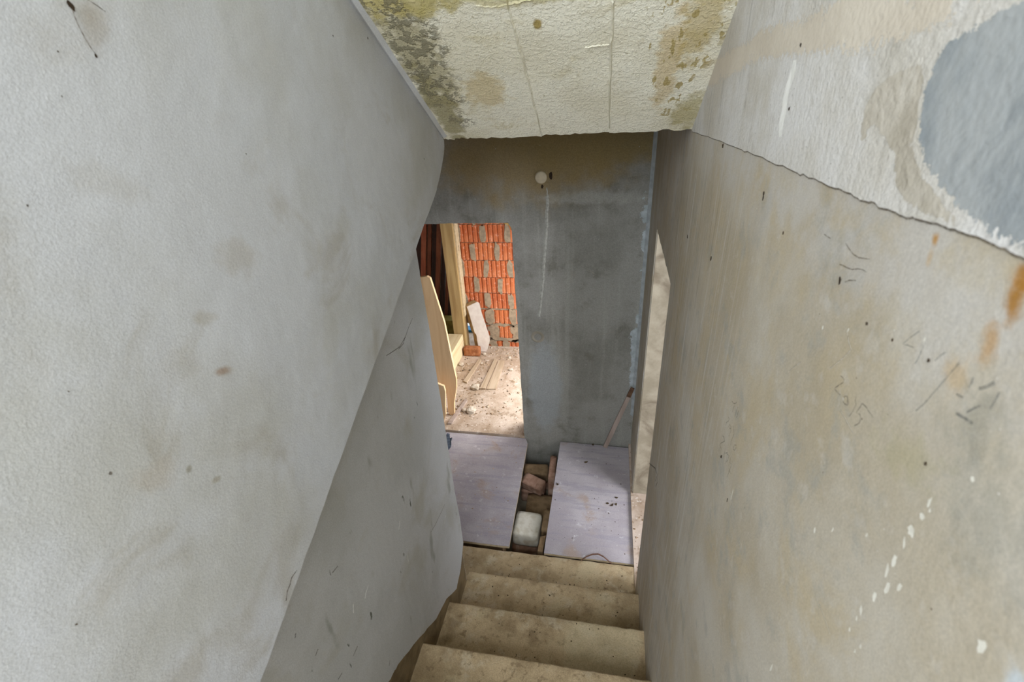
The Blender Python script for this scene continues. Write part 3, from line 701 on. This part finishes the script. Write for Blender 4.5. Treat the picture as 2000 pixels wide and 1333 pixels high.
# upper floor behind the viewpoint
S(box('floor_upper', -1.7, .20, -2.2, -.502, 1.55, 1.766, m_conc))
S(box('ceiling_upper', -1.85, .5, -2.35, .3, 5.0, 5.15, m_conc))
S(box('wall_upper_left', -1.85, -1.7, -2.2, .3, 1.4, 4.9, m_left))
S(prism('wall_upper_rear', [(-1.7, 1.55), (.35, 1.55), (.35, 5.0), (.22, 5.0), (.22, 2.2), (-1.55, 2.2), (-1.55, 5.0), (-1.7, 5.0)], lambda a, b, d: (a, -2.2 - d, b), .15, m_conc))

# ================================================================== STAIRCASE
st = empty('staircase', (-.2, 1.5, ZPIT))
tag(st, 'worn brown concrete staircase going down between two bare walls', 'stairs')
def step(k):
    y1 = N0Y + TR * k; z1 = N0Z - RI * k; y0 = y1 - TR - .0
    xl = XL - .009 if k < 3 else -1.25
    xrr = xr(y1) + (.0 if k < 3 else .0)
    n = 60
    prof = []
    for i in range(7): prof.append((y0 + (TR - .035) * i / 6, 0.0, 1.0))
    for i in range(1, 6):
        t = i / 5 * math.pi / 2
        prof.append((y1 - .016 + .016 * math.sin(t), -.016 + .016 * math.cos(t), 1.0))
    prof.append((y1, -.10, .6)); prof.append((y1 - .002, -RI - .02, .0))
    if k == 3: prof.append((y1 - .002, ZPIT - z1 - .02, 0))
    vs, fs = [], []
    np_ = len(prof)
    for i in range(n + 1):
        x = xl + (xrr - xl) * i / n
        for (py, pz, a) in prof:
            q = Vector((x * 6, py * 9, k * 4.3))
            dz = (.003 * mnoise.noise(q) + .002 * mnoise.noise(q * 4)) * a
            dy = 0
            if pz < -1e-6 or py > y1 - .02:
                e = mnoise.noise(Vector((x * 17, k * 7.7, 2))) + .6 * mnoise.noise(Vector((x * 45, k * 3.3, 5)))
                dy = -.0035 * max(e, -.2) * a; dz -= .003 * max(e, 0) * a
            vs.append((x, py + dy, z1 + pz + dz))
    for i in range(n):
        for j in range(np_ - 1):
            a = i * np_ + j
            fs.append((a, a + 1, a + np_ + 1, a + np_))
    o = mk('step', vs, fs, m_step, None, True)
    kid(o, st)
    return o
for k in range(-5, 4): step(k)

# ================================================================== BOARDS OVER THE PIT
def plywood(name, pts, z, th, label):
    e = empty(name, (sum(p[0] for p in pts) / len(pts), sum(p[1] for p in pts) / len(pts), z - th))
    tag(e, label, 'board')
    rp_ = []
    for i in range(len(pts)): rp_ += jag(pts[i], pts[(i + 1) % len(pts)], 10, .002, 500 + i)
    kid(prism('panel', rp_, lambda a, b, d: (a, b, z - .003 - d), th - .003, m_edge), e)
    kid(prism('face_veneer', rp_, lambda a, b, d: (a, b, z - d), .003, m_board), e)
    return e
plywood('plywood_board', [(-1.27, 2.0), (-.540, 2.0), (-.574, 3.02), (-.60, 3.075), (-1.315, 3.075)], .184, .020, 'dusty greyish plywood board leading to the brick doorway, left of the gap')
plywood('plywood_board', [(-.306, 1.985), (xr(2) - .003, 1.985), (xr(2) - .001, 3.06), (-.300, 3.07)], .182, .020, 'wide dusty plywood board lying under the leaning stick, right of the gap')

# trestle timbers under the boards
tb = prism('support_batten', [(-0.347,2.124),(-0.313,2.137),(-0.318,2.008),(-0.352,2.011)], lambda a, b, d: (a, b, .160 - d), .31, m_obrick)
tag(tb, 'upright brown batten under the near corner of the right plywood board', 'batten')
tb2 = box('support_timber', -1.2, -.62, 2.78, 2.92, ZPIT, .162, m_obrick); tag(tb2, 'timber propping the left plywood board from below', 'timber')
tb3 = box('support_timber', -.27, .2, 2.82, 2.96, ZPIT, .160, m_obrick); tag(tb3, 'timber propping the right plywood board from below', 'timber')
tb4 = box('support_timber', -1.2, -.60, 2.05, 2.14, ZPIT, .162, m_obrick); tag(tb4, 'timber propping the near end of the left plywood board', 'timber')

# ================================================================== MASONRY IN THE PIT
def masonry(name, cx, cy, z0, sx_, sy_, sz_, rz, mat, label, seed, tilt=(0, 0), cat='brick', sub=3, rnd_=.16):
    bm = bmesh.new()
    bmesh.ops.create_cube(bm, size=2.0)
    bmesh.ops.subdivide_edges(bm, edges=bm.edges[:], cuts=5, use_grid_fill=True)
    for v in bm.verts:
        c = v.co.copy()
        # round off corners and edges
        q = Vector([max(-1 + rnd_, min(1 - rnd_, a)) for a in c])
        d = c - q
        if d.length > 1e-6: c = q + d.normalized() * min(d.length, rnd_)
        c += c.normalized() * .05 * mnoise.noise(c * 1.7 + Vector((seed * 3.3, 0, 0))) + c.normalized() * .02 * mnoise.noise(c * 5 + Vector((seed, 0, 0)))
        v.co = Vector((c.x * sx_ / 2, c.y * sy_ / 2, c.z * sz_ / 2))
    m = bpy.data.meshes.new(name); bm.to_mesh(m); bm.free()
    for p in m.polygons: p.use_smooth = True
    m.materials.append(mat)
    o = bpy.data.objects.new(name, m); COL.objects.link(o)
    o.location = (cx, cy, z0 + sz_ / 2); o.rotation_euler = (tilt[0], tilt[1], rz)
    return tag(o, label, cat)
masonry('stone_block', -.465, 2.275, -.034, .190, .205, .135, -.04, m_wblock, 'white rounded block standing in the gap between the plywood boards', 1, cat='block', rnd_=.2)
masonry('brick', -.475, 2.26, -.15, .19, .20, .112, .03, m_dbrick, 'dark brick under the white block in the gap', 2)
masonry('ochre_block', -.40, 2.56, -.15, .24, .20, .13, .02, m_obrick, 'flat ochre block in the middle of the gap, behind the white block', 3, cat='block', rnd_=.08)
masonry('brick', -.483, 2.705, -.008, .185, .10, .09, -.38, m_dbrick, 'dusty pinkish brick tilted on top of the ochre block', 4, (.18, .06))
masonry('brick', -.49, 2.735, -.15, .19, .11, .125, -.04, m_dbrick, 'brick hidden low under the tilted pinkish brick', 9)
masonry('brick', -.485, 2.88, -.07, .20, .11, .11, .06, m_obrick, 'pale brown brick at the back of the gap near the far wall', 5, (.1, 0))
masonry('brick', -.48, 2.89, -.15, .20, .12, .075, -.04, m_dbrick, 'brick lying on the pit floor below the pale brown one', 6)
masonry('brick', -.342, 2.81, -.15, .055, .24, .305, .03, m_dbrick, 'narrow brick stood on edge against the right plywood board', 7, (0, .02), rnd_=.12)
masonry('brick', -.332, 2.33, -.15, .055, .19, .25, .0, m_obrick, 'upright brick beside the white block, half under the right plywood board', 8, rnd_=.12)

# ================================================================== ON THE FAR WALL
cap = empty('cover_cap', Ff(*[(-0.412,2.334)][0], 0))
tag(cap, 'round cream cover cap high on the dark concrete wall', 'cap')
ccx, ccz = [(-0.412,2.334)][0]
def lathe_y(name, prof, cx_, cz_, mat, n=32):
    vs, fs = [], []
    for i in range(n):
        t = 2 * math.pi * i / n
        for (r, d) in prof: vs.append(Ff(cx_ + r * math.cos(t), cz_ + r * math.sin(t), d))
    m_ = len(prof)
    for i in range(n):
        for j in range(m_ - 1):
            a = i * m_ + j; b = ((i + 1) % n) * m_ + j
            fs.append((a, b, b + 1, a + 1))
    return mk(name, vs, fs, mat, None, True)
kid(lathe_y('disc', [(.0001, .016), (.030, .0155), (.036, .013), (.0385, .009), (.0385, .0)], ccx, ccz, m_cap), cap)
kid(lathe_y('collar', [(.044, .003), (.038, .006), (.036, .0)], ccx, ccz, m_far), cap)

sk = empty('stick', (.07, 3.05, .19))
tag(sk, 'thin pinkish wooden stick leaning into the corner behind the right board', 'stick')
p0, p1 = Vector((.072, 3.045, .184)), Vector((xr(3.06) - .022, 3.068, .775))
def bar(name, a, b, wx, wy, mat, up=Vector((0, 1, 0))):
    d = (b - a); L = d.length; d.normalize()
    s_ = d.cross(up).normalized(); t_ = s_.cross(d).normalized()
    vs = []
    for (q, k) in ((a, 1.0), (a.lerp(b, .5) + t_ * .002, 1.0), (b, .9)):
        for (i, j) in ((-1, -1), (1, -1), (1, 1), (-1, 1)):
            vs.append(q + s_ * wx * .5 * i * k + t_ * wy * .5 * j * k)
    fs = [(3, 2, 1, 0), (8, 9, 10, 11)]
    for r in (0, 4):
        for i in range(4): fs.append((r + i, r + (i + 1) % 4, r + 4 + (i + 1) % 4, r + 4 + i))
    return mk(name, vs, fs, mat)
kid(bar('shaft', p0, p0.lerp(p1, .86), .034, .014, m_stick), sk)
kid(bar('rusty_end', p0.lerp(p1, .855), p1, .030, .012, simple('rusted_end', (112, 84, 64), (88, 66, 52), 40)), sk)

# ================================================================== BACK ROOM
# clay block wall: mortar bed, ribbed blocks, mortar in the vertical joints
YB = 4.625
rows = [.085, .28, .48, .675, .86, 1.045, 1.235, 1.43, 1.62, 1.81, 2.0, 2.19, 2.38, 2.57]
wb = S(prism('wall_back', [(-1.42, 0), (.95, 0), (.95, 2.6), (-1.58, 2.6), (-1.58, .62), (-1.42, .62)], lambda a, b, d: (a, YB + .010 + d, b), .12, m_mort))
pocket = {7: [(-1.24,1.528),(-0.982,1.527)], 6: [(-1.36,1.308),(-1.105,1.31)], 5: [(-1.23,1.127),(-0.984,1.13)], 4: [(-1.35,0.942),(-1.083,0.947)],
          3: [(-1.244,0.761),(-0.988,0.786)], 2: [(-1.235,0.572),(-0.964,0.581)], 1: [(-1.194,0.331),(-0.936,0.342)]}
PITCH = .262
def block_mesh(wd, ht, name):
    n = 5
    prof = []
    for i in range(n):
        a = -wd / 2 + wd * i / n; b = wd / n
        prof += [(a + b * .06, .010), (a + b * .22, .0), (a + b * .72, .0), (a + b * .9, .010)]
    prof = [(-wd / 2, .003)] + prof[1:-1] + [(wd / 2, .003)]
    vs = [(x, y, -ht / 2) for x, y in prof] + [(x, y, ht / 2) for x, y in prof]
    k = len(prof)
    vs += [(wd / 2, .05, -ht / 2), (-wd / 2, .05, -ht / 2), (wd / 2, .05, ht / 2), (-wd / 2, .05, ht / 2)]
    fs = [(i, i + 1, k + i + 1, k + i) for i in range(k - 1)]
    fs += [tuple(range(k)) + (2 * k, 2 * k + 1), tuple(range(2 * k - 1, k - 1, -1)) + (2 * k + 3, 2 * k + 2), (k - 1, 2 * k, 2 * k + 2, 2 * k - 1), (2 * k + 1, 0, k, 2 * k + 3)]
    m = bpy.data.meshes.new(name); m.from_pydata(vs, [], fs); m.materials.append(m_block)
    bm = bmesh.new(); bm.from_mesh(m); bmesh.ops.recalc_face_normals(bm, faces=bm.faces); bm.to_mesh(m); bm.free()
    return m
cache = {}
rnd = random.Random(11)
for r in range(len(rows) - 1):
    z0, z1 = rows[r], rows[r + 1]
    p = pocket.get(r)
    x0 = p[0][0] if p else (-1.20 if r % 2 else -1.33)
    xs = [x0 + PITCH * i for i in range(-3, 9)]
    lim = -1.405 if z1 < .6 else -1.575
    for a in xs:
        b = a + PITCH
        a2, b2 = max(a + .004, lim), min(b - .004, .94)
        if b2 - a2 < .04: continue
        gap = .007 if r > 2 else .03
        key = (round(b2 - a2, 3), round(z1 - z0 - gap, 3))
        if key not in cache: cache[key] = block_mesh(key[0], key[1], 'block')
        o = bpy.data.objects.new('block', cache[key]); COL.objects.link(o); o.parent = wb
        o.location = ((a2 + b2) / 2, YB - .004 + rnd.uniform(-.003, .003), (z0 + z1) / 2 - gap * .3)
        o.rotation_euler = (0, rnd.uniform(-.008, .008), rnd.uniform(-.01, .01))
        if lim < a < .9:
            wj = rnd.uniform(.026, .034) * (1.0 if r > 2 else 1.5)
            pl = blob_poly(a, (z0 + z1) / 2, wj, (z1 - z0) * .47, rnd.uniform(-.08, .08), 20, .2, 700 + r * 20 + int(a * 10), .6)
            prism('mortar_joint', [(max(u, lim), v) for u, v in pl], lambda u, v, d: (u, YB - .010 + d, v), .02, m_mort, wb)
for i, (x, z, rx, rz) in enumerate([(-1.12, .475, .14, .028), (-.93, .47, .1, .025), (-1.2, .42, .07, .05), (-1.05, .285, .16, .03), (-1.22, .31, .07, .035), (-.95, .62, .03, .09), (-.96, .42, .05, .09), (-1.22, .24, .06, .06), (-.9, .27, .1, .03), (-.98, 1.62, .12, .012), (-1.33, 1.60, .06, .012)]):
    patch('mortar_smear', blob_poly(x, z, rx, rz, rnd.uniform(-.1, .1), 24, .25, 900 + i, .7), lambda u, v, d: (u, YB - .009, v), 0, m_morts, wb, .03)

# post; its lit side is painted as an added pale strip
po = empty('wooden_post', (-1.57, 4.57, ZFL - .008))
tag(po, 'upright weathered timber post against the end of the brick wall', 'post')
kid(prism('timber', [(-1.632, 4.475), (-1.508, 4.475), (-1.503, 4.482), (-1.503, 4.61), (-1.632, 4.61)], lambda a, b, d: (a, b, ZFL - .008 + d), 2.37, m_post), po)
kid(prism('lit_side_strip', [(-1.5035, 4.50), (-1.488, 4.50), (-1.488, 4.605), (-1.5035, 4.605)], lambda a, b, d: (a, b, .62 + d), 1.9, m_edge), po)
kid(box('nail_plate', -1.488, -1.486, 4.54, 4.56, 1.36, 1.42, m_mort), po)

bmz = box('timber_beam', -1.70, -1.525, 3.62, 4.465, ZFL - .008, .418, m_beam)
md = bmz.modifiers.new('bevel', 'BEVEL'); md.width = .006; md.segments = 2
tag(bmz, 'pale square timber beam lying on the floor at the foot of the post', 'beam')

# plank leaning inside the doorway, split at its foot
def Pf(y): return lambda a, b, d: (a, y + d + (b - .2) * .06, b)
pk = prism('leaning_plank', [(-1.62, .60), (-1.535, 1.49), (-1.52, 1.515), (-1.40, 1.535), (-1.375, 1.52)] + [(-1.298,1.131),(-1.268,0.78),(-1.248,0.593),(-1.254,0.499),(-1.292,0.336),(-1.301,0.218),(-1.337,0.173),(-1.359,0.237),(-1.355,0.389),(-1.364,0.514),(-1.4,0.5),(-1.456,0.519),(-1.477,0.579)][0:], Pf(3.30), .028, m_plank)
tag(pk, 'long pale plank with a split foot leaning inside the brick doorway', 'plank')
sb_ = prism('short_board', [(-1.412,0.651),(-1.36,0.622),(-1.316,0.604),(-1.309,0.55),(-1.329,0.394),(-1.337,0.29),(-1.371,0.182),(-1.403,0.161),(-1.463,0.156)], lambda a, b, d: (a, 3.18 + d, max(b, ZFL)), .022, m_plank)
tag(sb_, 'short pale board end standing at the door edge below the long plank', 'board')

# dark boards stacked upright in the recess
bd = [(-2.44, .10, 2, -.02), (-2.33, .05, 3, .0), (-2.275, .085, 1, .01), (-2.185, .06, 3, -.01), (-2.12, .05, 0, .015), (-2.065, .05, 1, .03), (-2.01, .055, 0, .0), (-1.95, .05, 1, .02), (-1.895, .045, 0, .03), (-1.85, .05, 1, .01)]
nm = ['tan', 'reddish brown', 'almost black', 'red brown narrow', 'brown', 'very dark', 'brown striped', 'black brown', 'dull brown', 'darkest']
for i, (x, wd, mi, dy) in enumerate(bd):
    o = prism('dark_board', [(x, ZFL), (x + wd - .004, ZFL), (x + wd + .31, 2.2), (x + .314, 2.2)], lambda a, b, d, dy=dy: (a, 4.80 + dy + d + (b - .2) * .02, b), .03, m_db[mi])
    tag(o, '%s board, %s from the left among dark boards behind the post' % (nm[i], ['first', 'second', 'third', 'fourth', 'fifth', 'sixth', 'seventh', 'eighth', 'ninth', 'tenth'][i]), 'board', 'dark boards leaning behind the post')
yb_ = box('cardboard_box', -1.93, -1.66, 4.62, 4.76, ZFL - .008, .50, m_olive); tag(yb_, 'olive yellow box in the dark corner left of the post', 'box')

# white slab, brick at its foot
sl = empty('white_slab', (-1.33, 4.5, ZFL)); tag(sl, 'white rough-edged slab leaning on the clay block wall', 'slab')
def Wf(a, b, d): return (a - d * 1.0, 4.47 + (b - .2) * .14 + d * .9, b)
wpts = [(-1.466,0.722),(-1.399,0.755),(-1.344,0.781),(-1.322,0.769),(-1.303,0.665),(-1.267,0.533),(-1.226,0.386),(-1.224,0.34),(-1.25,0.245),(-1.272,0.197),(-1.316,0.174),(-1.352,0.186),(-1.359,0.24),(-1.37,0.32),(-1.375,0.393),(-1.396,0.425),(-1.425,0.553),(-1.453,0.679)]
wpts = [(a, max(b, ZFL)) for a, b in wpts]
kid(prism('face_layer', wpts, lambda a, b, d: Wf(a, b, d), .006, m_foam), sl)
kid(prism('core', wpts, lambda a, b, d: Wf(a, b, d + .006), .05, m_foam_s), sl)
masonry('brick', -1.415, 4.40, ZFL - .006, .185, .075, .10, .02, m_brick, 'orange brown brick on the floor between the post and the white slab', 12, rnd_=.1)

# things lying on the back-room floor
def strip(pts, th, mat, name, label, cat):
    o = prism(name, pts, lambda a, b, d: (a, b, ZFL - .008 + d), th, mat); tag(o, label, cat); return o
strip([(-1.327,3.161),(-1.289,3.165),(-1.24,3.528),(-1.266,3.551)], .02, m_stick, 'lath', 'thin lath on the floor just inside the doorway threshold', 'lath')
m_fp = mat_wood('dusty_floor_plank', (190, 172, 150), (168, 148, 124), (200, 186, 170), 'y')
strip([(-1.371,3.852),(-1.327,3.828),(-1.287,4.287),(-1.315,4.306)], .016, m_fp, 'floor_lath', 'dusty lath on the floor running towards the brick at the post', 'lath')
strip([(-1.168,3.735),(-1.112,3.74),(-1.105,4.303),(-1.141,4.311)], .018, m_fp, 'floor_lath', 'dusty lath on the floor running towards the white slab', 'lath')
strip([(-1.101,3.741),(-1.009,3.751),(-1.027,4.289),(-1.091,4.294)], .012, m_fp, 'floor_plank', 'wide dusty plank on the floor in front of the clay blocks', 'plank')
sts = [(928, 757, .042, 'pale fist-sized stone alone in the middle of the back-room floor'), (921, 802, .045, 'larger flat stone beside the lath near the threshold'), (908, 801, .026, 'small pale stone left of the larger flat stone'),
       (901, 712, .026, 'pale stone lying at the side of the timber beam'), (995, 698, .020, 'small white stone near the foot of the clay blocks'), (992, 690, .013, 'tiny white chip behind the small white stone'), (946, 691, .022, 'white chip under the foot of the white slab'),
       (998, 722, .022, 'pale stone on the floor beside the doorway edge')]
for i, (px, py, r, lb) in enumerate(sts):
    loc = [[(-1.221,3.756)][0], [(-1.16,3.383)][0], [(-1.225,3.384)][0], [(-1.484,4.171)][0], [(-0.985,4.369)][0], [(-1.019,4.456)][0], [(-1.284,4.421)][0], [(-0.922,4.121)][0]][i]
    m = stone_mesh('stone', r, i + 1, .55, 2, .4); m.materials.append(m_stone)
    o = bpy.data.objects.new('stone', m); COL.objects.link(o); o.location = (loc[0], loc[1], ZFL - .008 + r * .4); o.rotation_euler = (0, 0, i * 1.3)
    tag(o, lb, 'stone')

def crumbs(name, n, region, zf, smin, smax, mat, label, cat, seed, dens=None):
    rr = random.Random(seed); vs, fs = [], []
    while n > 0:
        x = rr.uniform(region[0], region[1]); y = rr.uniform(region[2], region[3])
        if dens and rr.random() > dens(x, y): continue
        n -= 1
        s = smin + (smax - smin) * rr.random() ** 3
        a = rr.uniform(0, 6.28); b = len(vs)
        for (ux, uy, uz) in ((-1, -.6, 0), (1, -.7, 0), (.7, .8, 0), (-.8, .6, 0), (rr.uniform(-.4, .4), rr.uniform(-.4, .4), .8)):
            ux *= rr.uniform(.6, 1.3); uy *= rr.uniform(.5, 1.2)
            vs.append((x + s * (ux * math.cos(a) - uy * math.sin(a)), y + s * (ux * math.sin(a) + uy * math.cos(a)), zf + s * uz * .9))
        fs += [(b, b + 1, b + 4), (b + 1, b + 2, b + 4), (b + 2, b + 3, b + 4), (b + 3, b, b + 4), (b + 3, b + 2, b + 1, b)]
    o = mk(name, vs, fs, mat)
    return tag(o, label, cat, kind='stuff')
crumbs('floor_rubble', 900, (-1.5, -.62, 3.30, 4.60), ZFL - .008, .003, .020, m_rubble, 'loose rubble crumbs strewn over the back-room floor', 'rubble', 21,
       lambda x, y: .15 + .85 * max(1 if y > 4.35 else 0, 1 if (y < 3.5 and x < -.85) else 0, .5 if x < -1.1 else 0))
crumbs('dark_crumbs', 130, (-1.5, -.62, 3.20, 4.55), ZFL - .006, .003, .013, m_debris, 'dark leaf and bark crumbs on the back-room floor', 'debris', 22)
crumbs('board_debris', 60, (-.28, .22, 2.05, 3.0), .182, .002, .006, m_debris, 'dark crumbs scattered on the right plywood board', 'debris', 23)
crumbs('board_debris', 70, (-1.0, -.58, 2.05, 3.0), .184, .002, .007, m_rubble, 'pale crumbs scattered on the left plywood board', 'debris', 24)
crumbs('sill_dust', 130, (-1.45, -.63, 3.10, 3.29), ZFL, .002, .008, m_rubble, 'dust and crumbs along the doorway threshold', 'debris', 25)
crumbs('side_rubble', 40, (.27, .5, 1.9, 2.55), ZFL, .003, .012, m_rubble, 'crumbs on the threshold of the side opening', 'debris', 26)
crumbs('step_grit', 220, (-.66, .22, 1.06, 1.90), 0, .0015, .005, m_debris, 'x', 'grit', 27)
gr = bpy.data.objects['step_grit']
for v in gr.data.vertices:       # settle the grit on the treads
    k = math.ceil((v.co.y - N0Y) / TR)
    v.co.z += N0Z - RI * k + .003
gr['label'] = 'fine dark grit lying on the brown stair treads'
# leaves and a curled strip on the right board
lfs = [[(0.156,2.513)][0], [(0.127,2.438)][0], [(0.156,2.451)][0], [(0.094,2.452)][0], [(-0.073,2.849)][0], [(-0.028,3.061)][0], [(-0.276,2.587)][0]]
wh = ['dark leaf farthest from the steps in the cluster on the right board', 'largest dark leaf of the cluster on the right board', 'dark leaf at the right of the cluster on the right board', 'small dark leaf at the left of the cluster on the right board',
      'dark leaf alone on the shaded part of the right board', 'dark leaf by the far wall on the right board', 'dark chip near the left edge of the right board']
for i, (x, y) in enumerate(lfs):
    o = prism('leaf', blob_poly(x, y, .016 if i in (1, 4) else .011, .007, i * .9, 10, .5, 950 + i), lambda a, b, d, x=x, y=y: (a, b, .183 + d + .25 * abs(a - x)), .002, m_debris)
    tag(o, wh[i], 'leaf', 'dark leaves on the right board')
cs = empty('curled_strip', (.0, 2.0, .183)); tag(cs, 'brown curled strip at the near end of the right plywood board', 'strip')
c3 = [(-0.065,1.962),(-0.034,1.985),(0.004,2.002),(0.039,2.007),(0.072,1.996),(0.104,1.975),(0.129,1.961)]
vs, fs = [], []
for i, (x, y) in enumerate(c3):
    h = .184 + .022 * math.sin(math.pi * i / 6)
    for (dx, dz) in ((0, 0), (0, .004), (.0, .0)):
        pass
    vs += [(x, y - .004, h), (x, y + .004, h), (x, y + .004, h + .004), (x, y - .004, h + .004)]
for i in range(len(c3) - 1):
    a = i * 4
    for j in range(4): fs.append((a + j, a + (j + 1) % 4, a + 4 + (j + 1) % 4, a + 4 + j))
fs += [(0, 1, 2, 3), (len(vs) - 1, len(vs) - 2, len(vs) - 3, len(vs) - 4)]
kid(mk('strip_band', vs, fs, simple('brown_strip', (120, 88, 72), (96, 72, 60), 40)), cs)
o = bpy.data.objects.new('stone', stone_mesh('stone', .022, 31, .6, 2, .3)); o.data.materials.append(m_white); COL.objects.link(o)
q_ = [(0.351,2.602)][0]
o.location = (q_[0] + .03, q_[1] - .02, ZFL + .01); tag(o, 'white chip on the floor at the foot of the side opening', 'stone')
# dark blue rag at the left end of the left board
rg = prism('gap_infill', blob_poly(*[(-1.26,2.935)][0], .05, .09, .2, 18, .4, 77), lambda a, b, d: (a, b, .186 + d + .02 * mnoise.noise(Vector((a * 30, b * 30, 0)))), .012, simple('dark_blue_infill', (70, 80, 92), (50, 58, 70), 40))  # sheet put in for the dark gap beyond the board corner
tag(rg, 'dark blue rag at the far left corner of the left plywood board', 'infill')

# ---- outside, seen through the gap beside the post
S(box('floor_outside', -4.5, 1.5, 5.0, 9.0, -.2, .05, m_ground))
S(prism('wall_back_recess', [(-2.9, 0), (-1.79, 0), (-1.79, 2.6), (-2.9, 2.6)], lambda a, b, d: (a, 4.98 + d, b), .12, m_conc))
S(box('floor_recess', -2.9, -1.43, 4.64, 5.10, -.1, ZFL - .008, m_dust))
bt = box('blue_tarp', -1.80, -1.45, 4.93, 5.05, ZFL - .008, .222, m_blue); tag(bt, 'blue tarpaulin glimpsed outside through the gap beside the post', 'tarpaulin')
